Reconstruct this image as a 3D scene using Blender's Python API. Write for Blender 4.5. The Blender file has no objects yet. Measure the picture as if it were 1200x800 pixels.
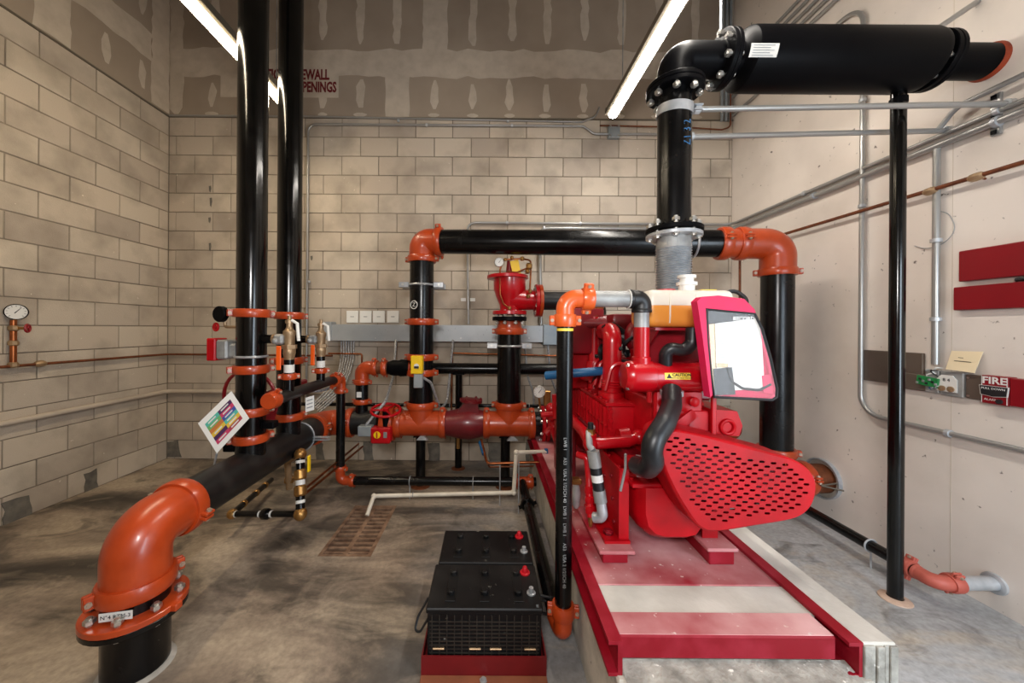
import bpy, bmesh, math, random
from mathutils import Vector, Matrix
random.seed(7)
V = Vector
SC = bpy.context.scene
COL = SC.collection

# ------------------------------------------------------------------ camera, world, lights, exposure
# room frame: x to the right, y towards the block wall, z up, floor at z = 0; metres
FPX, VPX, VPY, EYE, ROLL = 418.0, 572.0, 384.0, 1.467, 0.007
cam_d = bpy.data.cameras.new('camera'); cam = bpy.data.objects.new('camera', cam_d); COL.objects.link(cam)
cam_d.sensor_width = 36.0; cam_d.lens = 36.0 * FPX / 1200.0
cam_d.shift_x = (600 - VPX) / 1200.0; cam_d.shift_y = (VPY - 400) / 1200.0
cam_d.clip_start = 0.02
cam.matrix_world = Matrix.Translation((0, 0, EYE)) @ Matrix.Rotation(math.pi/2, 4, 'X') @ Matrix.Rotation(ROLL, 4, 'Z')
SC.camera = cam
w = bpy.data.worlds.new('world'); SC.world = w; w.use_nodes = True
w.node_tree.nodes['Background'].inputs[0].default_value = (0.9, 0.93, 1.0, 1)
w.node_tree.nodes['Background'].inputs[1].default_value = 0.05
def area(name, loc, target, size, power, color):
    d = bpy.data.lights.new(name, 'AREA'); d.shape = 'RECTANGLE'; d.size, d.size_y = size
    d.energy = power; d.color = color
    o = bpy.data.objects.new(name, d); COL.objects.link(o); o.location = loc
    o.rotation_euler = (V(target) - V(loc)).to_track_quat('-Z', 'Y').to_euler()
    return o
# photographer's soft flash beside the lens, and the daylight of the open door behind the camera
area('camera_flash', (-0.15, -0.5, 2.0), (0.6, 2.6, 0.9), (0.5, 0.35), 32, (1.0, 0.98, 0.97))
area('door_daylight', (2.2, -0.9, 1.25), (2.0, 1.8, 0.0), (0.9, 2.0), 56, (0.74, 0.87, 1.0))
SC.view_settings.view_transform = 'Standard'
SC.view_settings.look = 'None'
SC.view_settings.gamma = 1.0
SC.view_settings.use_curve_mapping = False
SC.view_settings.exposure = 0.48

XL, XR, YB, YF, ZC, ZT = -3.53, 2.68, 3.93, -3.2, 5.6, 3.765   # left wall, right wall, back wall, wall behind camera, ceiling, top of block

def at(px, py, y):                       # a point of the photograph at a measured distance y, in metres
    dx, dy = px - VPX, py - VPY
    dx, dy = dx + ROLL*dy, dy - ROLL*dx
    return V((dx/FPX*y, y, EYE - dy/FPX*y))
def on_right(px, py, off=0.0):
    dx, dy = px - VPX, py - VPY
    dx, dy = dx + ROLL*dy, dy - ROLL*dx
    y = (XR - off)*FPX/dx
    return V((XR - off, y, EYE - dy/FPX*y))

# ------------------------------------------------------------------ mesh helpers
def frame_of(ax):
    ax = V(ax).normalized()
    u = ax.orthogonal().normalized()
    return u, ax.cross(u).normalized(), ax
def rounded(pts, rad, n=7):
    pts = [V(p) for p in pts]; out = [pts[0]]
    for i in range(1, len(pts)-1):
        a, b, c = pts[i-1], pts[i], pts[i+1]
        u, v = (a-b), (c-b); lu, lv = u.length, v.length; u.normalize(); v.normalize()
        ang = u.angle(v)
        if ang > math.pi - 0.02: out.append(b); continue
        t = min(rad/math.tan(ang/2), lu*0.49, lv*0.49); r = t*math.tan(ang/2)
        cen = b + (u+v).normalized()*(r/math.sin(ang/2))
        s, e = b+u*t-cen, b+v*t-cen
        tot = s.angle(e); axis = s.cross(e).normalized()
        for k in range(n+1): out.append(cen + Matrix.Rotation(tot*k/n, 3, axis) @ s)
    out.append(pts[-1]); return out
class MB:
    def __init__(self): self.v = []; self.f = []
    def add(self, vs, fs):
        o = len(self.v); self.v += [V(p) for p in vs]; self.f += [tuple(i+o for i in f) for f in fs]; return self
    def tube(self, path, r, n=14, cap=True):
        path = [V(p) for p in path]; m = len(path)
        rs = r if isinstance(r, (list, tuple)) else [r]*m
        T = []
        for i in range(m):
            a = path[max(i-1, 0)]; b = path[min(i+1, m-1)]
            t = (b-a); T.append(t.normalized() if t.length > 1e-9 else V((0, 0, 1)))
        u = T[0].orthogonal().normalized(); vs = []
        for i in range(m):
            if i:
                q = T[i-1].rotation_difference(T[i]); u = q @ u
            u = (u - T[i]*u.dot(T[i])).normalized(); w_ = T[i].cross(u)
            for k in range(n):
                a = 2*math.pi*k/n; vs.append(path[i] + (u*math.cos(a) + w_*math.sin(a))*rs[i])
        fs = [(i*n+k, i*n+(k+1) % n, (i+1)*n+(k+1) % n, (i+1)*n+k) for i in range(m-1) for k in range(n)]
        if cap: fs += [tuple(range(n-1, -1, -1)), tuple((m-1)*n+k for k in range(n))]
        return self.add(vs, fs)
    def cyl(self, a, b, r, r2=None, n=24):
        return self.tube([a, b], [r, r if r2 is None else r2], n)
    def lathe(self, prof, o, ax, n=28, closed=False):
        u, w_, ax = frame_of(ax); o = V(o); vs = []; m = len(prof)
        for r, t in prof:
            for k in range(n):
                a = 2*math.pi*k/n; vs.append(o + ax*t + (u*math.cos(a)+w_*math.sin(a))*max(r, 1e-4))
        fs = [(i*n+k, i*n+(k+1) % n, (i+1)*n+(k+1) % n, (i+1)*n+k) for i in range(m-1) for k in range(n)]
        if closed: fs += [((m-1)*n+k, (m-1)*n+(k+1) % n, (k+1) % n, k) for k in range(n)]
        else: fs += [tuple(range(n-1, -1, -1)), tuple((m-1)*n+k for k in range(n))]
        return self.add(vs, fs)
    def torus(self, c, ax, R, r, n=28, k=8):
        return self.lathe([(R+r*math.cos(2*math.pi*j/k), r*math.sin(2*math.pi*j/k)) for j in range(k)], c, ax, n, True)
    def box(self, c, s, rot=None, bev=0.0, seg=1):
        bm = bmesh.new(); bmesh.ops.create_cube(bm, size=1)
        for p in bm.verts: p.co = V((p.co.x*s[0], p.co.y*s[1], p.co.z*s[2]))
        if bev: bmesh.ops.bevel(bm, geom=bm.edges[:], offset=bev, segments=seg, affect='EDGES', profile=0.5)
        bm.verts.index_update(); R = rot if rot is not None else Matrix.Identity(3)
        vs = [R @ p.co + V(c) for p in bm.verts]; fs = [[q.index for q in f.verts] for f in bm.faces]; bm.free()
        return self.add(vs, fs)
    def span(self, a, b, bev=0.0, seg=1):       # box from corner a to corner b
        a, b = V(a), V(b); return self.box((a+b)/2, [abs(b[i]-a[i]) for i in range(3)], None, bev, seg)
    def prism(self, poly, o, u, w_, d):          # 2-D polygon in the plane (u, w), extruded along d
        o, u, w_, d = V(o), V(u), V(w_), V(d); n = len(poly)
        a = [o+u*x+w_*y for x, y in poly]; vs = a+[p+d for p in a]
        fs = [tuple(range(n)), tuple(range(2*n-1, n-1, -1))]+[(i, i+n, (i+1) % n+n, (i+1) % n) for i in range(n)]
        return self.add(vs, fs)
    def hexn(self, c, ax, r, h): return self.cyl(V(c), V(c)+V(ax).normalized()*h, r, n=6)
    def ball(self, c, r, n=12):
        pr = [(r*math.sin(math.pi*i/8), -r*math.cos(math.pi*i/8)) for i in range(9)]
        return self.lathe(pr, c, (0, 0, 1), n)
    def mesh(self, name, mat, off=V((0, 0, 0)), smooth=35):
        me = bpy.data.meshes.new(name); me.from_pydata([p-off for p in self.v], [], self.f)
        bm = bmesh.new(); bm.from_mesh(me); bmesh.ops.recalc_face_normals(bm, faces=bm.faces[:]); bm.to_mesh(me); bm.free()
        if smooth:
            me.polygons.foreach_set('use_smooth', [True]*len(me.polygons)); me.set_sharp_from_angle(angle=math.radians(smooth))
        me.materials.append(mat); return me
    def build(self, name, mat, parent=None, label=None, cat=None, group=None, kind=None, smooth=35):
        mat = M[mat] if isinstance(mat, str) else mat
        if parent is None:
            xs = [p.x for p in self.v]; ys = [p.y for p in self.v]; zs = [p.z for p in self.v]
            off = V(((min(xs)+max(xs))/2, (min(ys)+max(ys))/2, min(zs)))
        else: off = WO[parent.name].copy()
        ob = bpy.data.objects.new(name, self.mesh(name, mat, off, smooth)); COL.objects.link(ob)
        if parent is None: ob.location = off
        else: ob.parent = parent
        WO[ob.name] = off
        return tag(ob, label, cat, group, kind)
WO = {}
def tag(o, label=None, cat=None, group=None, kind=None):
    if label: o['label'] = label
    if cat: o['category'] = cat
    if group: o['group'] = group
    if kind: o['kind'] = kind
    return o
def thing(name, label, cat, loc, group=None):
    o = bpy.data.objects.new(name, None); COL.objects.link(o); o.location = V(loc); o.empty_display_size = 0.05
    WO[o.name] = V(loc); return tag(o, label, cat, group)
def share(name, mesh, loc, parent, rot=None):    # a further piece sharing mesh data
    ob = bpy.data.objects.new(name, mesh); COL.objects.link(ob)
    if parent is not None: ob.parent = parent; ob.location = V(loc)-WO[parent.name]
    else: ob.location = V(loc)
    if rot is not None: ob.rotation_euler = rot.to_euler()
    WO[ob.name] = V(loc); return ob

# ------------------------------------------------------------------ materials
M = {}
def lin(c): return tuple(((x/255)/12.92 if x/255 <= 0.04045 else ((x/255+0.055)/1.055)**2.4) for x in c)
def mk(name, rgb, rough=0.5, metal=0.0, rgb2=None, scale=6.0, lo=0.35, hi=0.7, bump=0.0, bscale=60.0, coat=0.0, spec=0.5,
       speck=None, speck_scale=40, speck_lo=0.7, rand=None, detail=6, rough2=None, stretch=None):
    m = bpy.data.materials.new(name); m.use_nodes = True; nt = m.node_tree; N = nt.nodes; L = nt.links
    b = N['Principled BSDF']; b.inputs['Roughness'].default_value = rough; b.inputs['Metallic'].default_value = metal
    b.inputs['Specular IOR Level'].default_value = spec
    if coat: b.inputs['Coat Weight'].default_value = coat; b.inputs['Coat Roughness'].default_value = 0.12
    tc = N.new('ShaderNodeNewGeometry'); pos = tc.outputs['Position']
    if stretch:
        mp = N.new('ShaderNodeMapping'); mp.inputs['Scale'].default_value = stretch[:3]
        if len(stretch) > 3: mp.inputs['Rotation'].default_value = (0, 0, stretch[3])
        L.new(pos, mp.inputs['Vector']); pos = mp.outputs['Vector']
    col = lin(rgb)+(1,)
    def mix(fac, a, c2):
        x = N.new('ShaderNodeMix'); x.data_type = 'RGBA'; L.new(fac, x.inputs[0])
        if isinstance(a, tuple): x.inputs[6].default_value = a
        else: L.new(a, x.inputs[6])
        if isinstance(c2, tuple): x.inputs[7].default_value = c2
        else: L.new(c2, x.inputs[7])
        return x.outputs[2]
    def noise(sc, lo_, hi_, det=detail, p=None):
        n = N.new('ShaderNodeTexNoise'); n.inputs['Scale'].default_value = sc; n.inputs['Detail'].default_value = det
        L.new(p or pos, n.inputs['Vector'])
        r = N.new('ShaderNodeMapRange'); r.inputs[1].default_value = lo_; r.inputs[2].default_value = hi_
        L.new(n.outputs['Fac'], r.inputs[0]); return r.outputs[0]
    out = col
    if rand:
        oi = N.new('ShaderNodeObjectInfo'); cr = N.new('ShaderNodeValToRGB'); e = cr.color_ramp.elements
        e[0].color = lin(rand[0])+(1,); e[1].color = lin(rand[-1])+(1,)
        for i, c in enumerate(rand[1:-1]): e.new((i+1)/(len(rand)-1)).color = lin(c)+(1,)
        L.new(oi.outputs['Random'], cr.inputs[0]); out = cr.outputs[0]
    if rgb2:
        fac = noise(scale, lo, hi); out = mix(fac, out, lin(rgb2)+(1,))
        if rough2 is not None:
            mr = N.new('ShaderNodeMapRange'); mr.inputs[3].default_value = rough; mr.inputs[4].default_value = rough2
            L.new(fac, mr.inputs[0]); L.new(mr.outputs[0], b.inputs['Roughness'])
    if speck: out = mix(noise(speck_scale, speck_lo, speck_lo+0.06, 3), out, lin(speck)+(1,))
    if isinstance(out, tuple): b.inputs['Base Color'].default_value = out
    else: L.new(out, b.inputs['Base Color'])
    if bump:
        n = N.new('ShaderNodeTexNoise'); n.inputs['Scale'].default_value = bscale; n.inputs['Detail'].default_value = 5
        L.new(tc.outputs['Position'], n.inputs['Vector'])
        bp = N.new('ShaderNodeBump'); bp.inputs['Strength'].default_value = bump; bp.inputs['Distance'].default_value = 0.01
        L.new(n.outputs['Fac'], bp.inputs['Height']); L.new(bp.outputs['Normal'], b.inputs['Normal'])
    M[name] = m; return m
mk('block', (190, 172, 142), 0.85, rand=[(170, 157, 143), (188, 174, 157), (194, 180, 162), (178, 165, 150), (199, 186, 168), (182, 169, 153)], rgb2=(134, 122, 108), scale=3.2, lo=0.46, hi=0.9, bump=0.3, bscale=150, speck=(222, 212, 194), speck_scale=26, speck_lo=0.72, detail=9)
mk('block_patched', (92, 88, 82), 0.9, rgb2=(120, 114, 104), scale=14, bump=0.4, bscale=120)
mk('mortar', (150, 138, 122), 0.95, rgb2=(112, 102, 90), scale=3)
mk('drywall', (160, 145, 128), 0.85, rgb2=(150, 135, 119), scale=3)
mk('mud', (196, 183, 166), 0.8, rgb2=(180, 167, 150), scale=9)
mk('white_wall', (224, 214, 204), 0.7, rgb2=(200, 190, 180), scale=1.6, lo=0.4, hi=0.75, bump=0.1, bscale=30, speck=(112, 102, 94), speck_scale=24, speck_lo=0.695, detail=8)
mk('ceiling_paint', (150, 140, 125), 0.9)
mk('steel_trim', (120, 112, 100), 0.5, 0.6)
mk('pipe_black', (7, 7, 8), 0.22, 0.0, rgb2=(15, 14, 14), scale=7, lo=0.45, hi=0.8, rough2=0.34, speck=(62, 58, 53), speck_scale=80, speck_lo=0.73, spec=0.35)
mk('pipe_gloss', (5, 5, 5), 0.12, 0.0, rgb2=(9, 9, 8), scale=9, rough2=0.2, spec=0.45)
mk('pipe_dusty', (18, 17, 17), 0.42, 0.0, rgb2=(48, 44, 40), scale=5, lo=0.5, hi=0.85, rough2=0.6)
mk('matte_black', (7, 7, 9), 0.42, 0.0, rgb2=(11, 11, 13), scale=4, spec=0.06)
mk('orange', (184, 68, 25), 0.33, 0.0, rgb2=(166, 58, 20), scale=10, coat=0.25)
mk('orange_bright', (226, 100, 40), 0.33, 0.0, rgb2=(210, 86, 32), scale=9, coat=0.25)
mk('orange_dusty', (188, 92, 76), 0.55, 0.0, rgb2=(160, 70, 56), scale=9)
mk('maroon', (112, 20, 28), 0.35, 0.0, rgb2=(92, 14, 22), scale=8, coat=0.2)
mk('red', (184, 4, 20), 0.42, 0.0, rgb2=(156, 4, 14), scale=9, coat=0.06, spec=0.25)
mk('red_pipe', (188, 10, 24), 0.28, 0.0, rgb2=(166, 6, 18), scale=9, coat=0.2)
mk('red_dark', (142, 10, 26), 0.4, 0.0, rgb2=(118, 8, 20), scale=6, coat=0.15)
mk('red_dusty', (152, 16, 38), 0.6, 0.0, rgb2=(222, 176, 174), scale=3.0, lo=0.36, hi=0.74, detail=9, speck=(224, 206, 200), speck_scale=34, speck_lo=0.68)
mk('red_rail', (134, 6, 25), 0.5, 0.0, rgb2=(168, 44, 62), scale=8, lo=0.5, hi=0.9, spec=0.3)
mk('red_panel', (134, 8, 22), 0.4, 0.0, rgb2=(122, 8, 20), scale=3)
mk('grout', (210, 206, 196), 0.85, 0.0, rgb2=(178, 172, 162), scale=5, bump=0.2, bscale=50, speck=(120, 112, 106), speck_scale=30, speck_lo=0.72)
mk('concrete_pad', (196, 190, 178), 0.9, 0.0, rgb2=(150, 144, 134), scale=6, bump=0.5, bscale=45, speck=(92, 86, 80), speck_scale=22, speck_lo=0.7)
mk('galv', (196, 198, 200), 0.36, 0.45, rgb2=(160, 164, 168), scale=14)
mk('galv_dull', (168, 168, 166), 0.5, 0.35, rgb2=(128, 128, 126), scale=12)
mk('conduit', (158, 157, 154), 0.3, 0.5, rgb2=(160, 158, 154), scale=6)
mk('bolt', (206, 204, 198), 0.3, 0.9)
mk('bolt_dull', (172, 150, 132), 0.45, 0.5)
mk('steel_plate', (112, 100, 90), 0.5, 0.4, rgb2=(96, 84, 76), scale=3)
mk('grey_box', (152, 158, 160), 0.45, 0.3, rgb2=(132, 140, 144), scale=6)
mk('grey_trough', (172, 176, 178), 0.42, 0.25, rgb2=(150, 155, 158), scale=3, speck=(96, 96, 96), speck_scale=60, speck_lo=0.70)
mk('copper', (176, 104, 62), 0.34, 0.9, rgb2=(118, 66, 40), scale=12)
mk('rust_pipe', (122, 66, 34), 0.55, 0.3, rgb2=(92, 48, 26), scale=25)
mk('brass', (186, 142, 82), 0.36, 0.85, rgb2=(140, 100, 56), scale=16)
mk('bronze', (178, 150, 116), 0.42, 0.6, rgb2=(150, 122, 90), scale=16)
mk('white_plastic', (232, 230, 224), 0.45)
mk('pvc', (222, 214, 198), 0.45, rgb2=(196, 186, 168), scale=8)
mk('paper', (238, 236, 230), 0.6)
mk('cream_card', (226, 208, 172), 0.6)
mk('label_white', (220, 218, 212), 0.5)
mk('label_yellow', (244, 214, 78), 0.45)
mk('yellow', (240, 196, 12), 0.4)
mk('ink', (24, 22, 24), 0.6)
mk('ink_red', (104, 12, 20), 0.8)
mk('blue_hose', (24, 86, 132), 0.42)
mk('rubber', (20, 21, 24), 0.4, rgb2=(46, 47, 51), scale=7, lo=0.5, hi=0.9)
mk('cable', (20, 20, 22), 0.5)
mk('flex_conduit', (184, 184, 184), 0.4, 0.25, rgb2=(110, 110, 110), scale=70)
mk('battery', (12, 12, 13), 0.42, spec=0.25, rgb2=(38, 37, 36), scale=5, lo=0.45, hi=0.85, speck=(120, 116, 108), speck_scale=38, speck_lo=0.71)
mk('battery_red', (196, 22, 36), 0.4)
mk('battery_rib', (46, 41, 34), 0.5, 0.0, rgb2=(24, 22, 20), scale=30)  # lighter brown than the case: highlights on the rib grid put into the colour
mk('grate_rust', (146, 116, 92), 0.8, 0.0, rgb2=(92, 64, 46), scale=14)
mk('grate_pit', (14, 10, 8), 0.9)
mk('tray_red', (112, 16, 20), 0.45, rgb2=(92, 12, 16), scale=6)
mk('plate_brown', (142, 82, 52), 0.7, rgb2=(110, 62, 40), scale=6)
mk('pink', (224, 22, 84), 0.6, rgb2=(202, 14, 70), scale=8)
mk('green_board', (36, 138, 72), 0.4, rgb2=(24, 104, 54), scale=30)
mk('orange_handle', (238, 92, 14), 0.45)
mk('firestop', (170, 66, 24), 0.7, rgb2=(120, 40, 14), scale=14, bump=0.6, bscale=60)
mk('ring_tan', (206, 176, 154), 0.5, 0.2, rgb2=(180, 150, 130), scale=20)
mk('ledge', (176, 172, 162), 0.9, 0.0, rgb2=(116, 112, 104), scale=14, bump=0.5, bscale=70, speck=(222, 218, 208), speck_scale=40, speck_lo=0.66)
mk('fluid', (230, 152, 66), 0.25)
for i, c in enumerate([(86, 182, 164), (196, 120, 62), (196, 62, 100), (66, 84, 158), (74, 42, 84), (222, 186, 64), (168, 58, 72), (108, 176, 108)]): mk('card%d' % i, c, 0.5)
# floor: trowelled concrete with brown wear, dusty light paths, grey patches
def floor_material():
    m = bpy.data.materials.new('floor_concrete'); m.use_nodes = True; M['floor_concrete'] = m
    nt = m.node_tree; N = nt.nodes; L = nt.links; b = N['Principled BSDF']
    g = N.new('ShaderNodeNewGeometry'); pos = g.outputs['Position']
    def noise(sc, det=9, dist=0.0, st=None, rough=0.6):
        p = pos
        if st:
            mp = N.new('ShaderNodeMapping'); mp.inputs['Scale'].default_value = (st[0], st[1], 1); mp.inputs['Rotation'].default_value = (0, 0, st[2]); L.new(pos, mp.inputs[0]); p = mp.outputs[0]
        n = N.new('ShaderNodeTexNoise'); n.inputs['Scale'].default_value = sc; n.inputs['Detail'].default_value = det; n.inputs['Distortion'].default_value = dist; n.inputs['Roughness'].default_value = rough
        L.new(p, n.inputs['Vector']); return n.outputs['Fac']
    def ramp(fac, stops):
        cr = N.new('ShaderNodeValToRGB'); e = cr.color_ramp.elements
        e[0].position, e[0].color = stops[0][0], lin(stops[0][1])+(1,); e[1].position, e[1].color = stops[-1][0], lin(stops[-1][1])+(1,)
        for p, c in stops[1:-1]: e.new(p).color = lin(c)+(1,)
        L.new(fac, cr.inputs[0]); return cr.outputs[0]
    def rng(fac, a, c, lo=0.0, hi=1.0):
        r = N.new('ShaderNodeMapRange'); r.inputs[1].default_value = a; r.inputs[2].default_value = c; r.inputs[3].default_value = lo; r.inputs[4].default_value = hi; L.new(fac, r.inputs[0]); return r.outputs[0]
    def mix(fac, a, c, mode='MIX'):
        x = N.new('ShaderNodeMix'); x.data_type = 'RGBA'; x.blend_type = mode
        if isinstance(fac, float): x.inputs[0].default_value = fac
        else: L.new(fac, x.inputs[0])
        L.new(a, x.inputs[6])
        if isinstance(c, tuple): x.inputs[7].default_value = lin(c)+(1,)
        else: L.new(c, x.inputs[7])
        return x.outputs[2]
    brown = ramp(noise(0.85, 10, 0.9, (0.8, 1.35, 0.55)), [(0.38, (56, 50, 44)), (0.47, (94, 84, 74)), (0.54, (146, 130, 114)), (0.64, (182, 165, 144))])
    grey = ramp(noise(1.6, 9, 0.5), [(0.3, (148, 147, 145)), (0.72, (192, 192, 193))])
    sx = N.new('ShaderNodeSeparateXYZ'); L.new(pos, sx.inputs[0])
    ad = N.new('ShaderNodeMath'); ad.operation = 'MULTIPLY_ADD'; ad.inputs[1].default_value = 1.8; L.new(noise(0.9, 8), ad.inputs[0]); L.new(sx.outputs['X'], ad.inputs[2])
    col = mix(rng(ad.outputs[0], 0.3, 2.1), brown, grey)
    col = mix(rng(noise(2.2, 10, 1.0, (0.7, 1.4, 0.75)), 0.5, 0.68, 0.0, 0.65), col, (192, 175, 152))
    col = mix(rng(noise(2.8, 10, 1.2, (0.8, 1.3, 0.6)), 0.56, 0.70, 0.0, 0.7), col, (58, 52, 46))
    col = mix(rng(noise(38, 6), 0.35, 0.7, 0.0, 0.35), col, (70, 62, 54))
    L.new(col, b.inputs['Base Color']); L.new(rng(noise(2.4, 6), 0.3, 0.7, 0.45, 0.75), b.inputs['Roughness'])
    bp = N.new('ShaderNodeBump'); bp.inputs['Strength'].default_value = 0.12; bp.inputs['Distance'].default_value = 0.01; L.new(noise(24, 6), bp.inputs['Height']); L.new(bp.outputs['Normal'], b.inputs['Normal'])
floor_material()
def emit(name, rgb, strength):
    m = bpy.data.materials.new(name); m.use_nodes = True; b = m.node_tree.nodes['Principled BSDF']
    b.inputs['Base Color'].default_value = rgb+(1,); b.inputs['Emission Color'].default_value = rgb+(1,); b.inputs['Emission Strength'].default_value = strength
    M[name] = m; return m
emit('lamp_warm', (1.0, 0.84, 0.60), 46.0)
emit('lamp_neutral', (1.0, 0.93, 0.84), 58.0)
def clear(name, rgb, rough, trans, alpha=1.0, ior=1.45):
    m = bpy.data.materials.new(name); m.use_nodes = True; b = m.node_tree.nodes['Principled BSDF']
    b.inputs['Base Color'].default_value = lin(rgb)+(1,); b.inputs['Roughness'].default_value = rough
    b.inputs['Transmission Weight'].default_value = trans; b.inputs['Alpha'].default_value = alpha; b.inputs['IOR'].default_value = ior
    M[name] = m; return m
clear('tank_plastic', (246, 238, 222), 0.35, 0.0, 0.75)
clear('vinyl', (255, 255, 255), 0.06, 0.0, 0.06)

def text(parent, body, mat, o, u, w_, size, name='lettering', align='CENTER', bold=0.0, sx=1.0):
    c = bpy.data.curves.new('t', 'FONT'); c.body = body; c.size = size; c.align_x = align; c.align_y = 'CENTER'; c.extrude = 0.0004; c.offset = bold; c.resolution_u = 2
    ob = bpy.data.objects.new('t', c); COL.objects.link(ob); bpy.context.view_layer.update()
    me = bpy.data.meshes.new_from_object(ob.evaluated_get(bpy.context.evaluated_depsgraph_get()))
    u, w_ = V(u).normalized(), V(w_).normalized(); n = u.cross(w_); o = V(o)
    mb = MB(); mb.add([o+u*p.co.x*sx+w_*p.co.y+n*(p.co.z+0.0006) for p in me.vertices], [tuple(p.vertices) for p in me.polygons])
    bpy.data.objects.remove(ob); bpy.data.curves.remove(c); bpy.data.meshes.remove(me)
    return mb.build(name, mat, parent, smooth=0)
def holed_plate(outer, holes, depth):            # plate with real holes: a filled 2-D curve turned into a mesh
    c = bpy.data.curves.new('t', 'CURVE'); c.dimensions = '2D'; c.fill_mode = 'BOTH'; c.extrude = depth/2
    for poly in [outer]+holes:
        s = c.splines.new('POLY'); s.points.add(len(poly)-1); s.use_cyclic_u = True
        for p, (x, y) in zip(s.points, poly): p.co = (x, y, 0, 1)
    ob = bpy.data.objects.new('t', c); COL.objects.link(ob); bpy.context.view_layer.update()
    me = bpy.data.meshes.new_from_object(ob.evaluated_get(bpy.context.evaluated_depsgraph_get()))
    vs = [p.co.copy() for p in me.vertices]; fs = [tuple(p.vertices) for p in me.polygons]
    bpy.data.objects.remove(ob); bpy.data.curves.remove(c); bpy.data.meshes.remove(me); return vs, fs

# ------------------------------------------------------------------ pipe fittings
def bolt(parent, c, ax, L, r=0.008, mat='bolt'):
    ax = V(ax).normalized(); c = V(c)
    mb = MB(); mb.cyl(c-ax*L/2, c+ax*L/2, r, n=8); mb.hexn(c-ax*(L/2-r*0.6), ax, r*1.9, r*1.5); mb.hexn(c+ax*(L/2-r*2.4), ax, r*1.9, r*1.5)
    return mb.build('bolt', mat, parent)
def coupling(parent, c, ax, R, lug=None, mat='orange', w_=None, bolts=True):
    c = V(c); ax = V(ax).normalized(); s = R/0.11
    w_ = w_ or (0.03+0.028*s); t = 0.010+0.014*s
    lug = V(lug) if lug is not None else ax.orthogonal()
    lug = (lug-ax*lug.dot(ax)).normalized(); tn = ax.cross(lug)
    mb = MB()
    mb.lathe([(R*0.99, -w_/2), (R+t*0.75, -w_/2), (R+t, -w_*0.3), (R+t, w_*0.3), (R+t*0.75, w_/2), (R*0.99, w_/2)], c, ax, 30, True)
    rot = Matrix((lug, tn, ax)).transposed(); e = 0.013+0.011*s
    for sg in (-1, 1):
        for h in (-1, 1):
            mb.box(c+lug*sg*(R+t+e*0.35)+tn*h*(e*0.45), (e*1.5, e*0.7, w_*0.8), rot, e*0.15)
    o = mb.build('coupling', mat, parent)
    if bolts:
        for sg in (-1, 1): bolt(o, c+lug*sg*(R+t+e*0.55), tn, e*2.7, 0.0035+0.003*s, 'bolt_dull')
    return o
def flange(parent, c, ax, R, t=0.025, n=8, Rp=0.1, mat='red', name='flange', br=0.008, bl=None):
    mb = MB(); mb.lathe([(Rp*0.98, -t/2), (R-0.003, -t/2), (R, -t/2+0.003), (R, t/2-0.003), (R-0.003, t/2), (Rp*0.98, t/2)], c, ax, 36, True)
    o = mb.build(name, mat, parent); u, w_, a = frame_of(ax)
    for k in range(n):
        th = 2*math.pi*(k+0.5)/n
        bolt(o, V(c)+(u*math.cos(th)+w_*math.sin(th))*((R+Rp)/2+0.004), a, bl or t*2.4, br)
    return o
def pipe(parent, a, b, R, mat='pipe_black', name='pipe_section', n=32):
    return MB().cyl(a, b, R, n=n).build(name, mat, parent)
def elbow(parent, a, corner, b, R, mat='orange', rad=None, name='elbow'):
    a, corner, b = V(a), V(corner), V(b); rad = rad or 0.98*min((a-corner).length, (b-corner).length)
    p = rounded([a, corner, b], rad, 14); mb = MB(); mb.tube(p, R, 28)
    for e, d in ((a, corner-a), (b, corner-b)):
        d = d.normalized(); mb.lathe([(R*1.0, 0), (R*1.06, 0.002), (R*1.06, 0.012), (R*1.0, 0.016)], e, d, 28)
    return mb.build(name, mat, parent)
def escutcheon(parent, c, R, mat='rust_pipe', ax=(0, 0, 1), name='floor_ring'):
    return MB().lathe([(R*1.0, 0.001), (R*2.0, 0.001), (R*1.95, 0.006), (R*1.5, 0.013), (R*1.02, 0.016)], c, ax, 28, True).build(name, mat, parent)
def gauge(name, label, c, face, R, rim='bolt', dial='label_white', stem=None, group=None):
    c = V(c); face = V(face).normalized()
    g = thing(name, label, 'gauge', c-V((0, 0, R)), group)
    MB().lathe([(R*0.9, -0.03), (R, -0.025), (R, 0.0), (R*0.93, 0.004), (R*0.9, 0.0)], c, face, 28).build('case', rim, g)
    d = MB().lathe([(R*0.9, 0), (R*0.9, 0.0015)], c, face, 28).build('dial', dial, g)
    u = face.cross(V((0, 0, 1))).normalized(); up = u.cross(face)
    q = (up*0.8-u*0.6).normalized()
    MB().tube([c+face*0.004-q*R*0.2, c+face*0.004+q*R*0.7], [R*0.05, R*0.02], 6).build('needle', 'ink' if dial != 'ink' else 'label_white', g)
    mk_ = MB()
    for k in range(11):
        a = math.radians(-135+27*k); dd = up*math.cos(a)+u*math.sin(a)
        mk_.tube([c+face*0.003+dd*R*0.66, c+face*0.003+dd*R*0.82], R*0.025, 4)
    mk_.build('dial_marks', 'ink' if dial != 'ink' else 'label_white', d)
    if stem: MB().cyl(c-face*0.015-up*R*0.9, V(stem), 0.008, n=10).build('stem', 'brass', g)
    return g
def handwheel(parent, c, ax, R, r=0.008, mat='red', spokes=3, name='handwheel'):
    c = V(c); u, w_, ax = frame_of(ax); mb = MB(); mb.torus(c, ax, R, r, 28, 8)
    for k in range(spokes):
        a = 2*math.pi*k/spokes+0.4; mb.tube([c, c+(u*math.cos(a)+w_*math.sin(a))*R], r*0.8, 8)
    mb.cyl(c-ax*r*1.6, c+ax*r*1.6, R*0.2, n=14)
    return mb.build(name, mat, parent)
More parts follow.
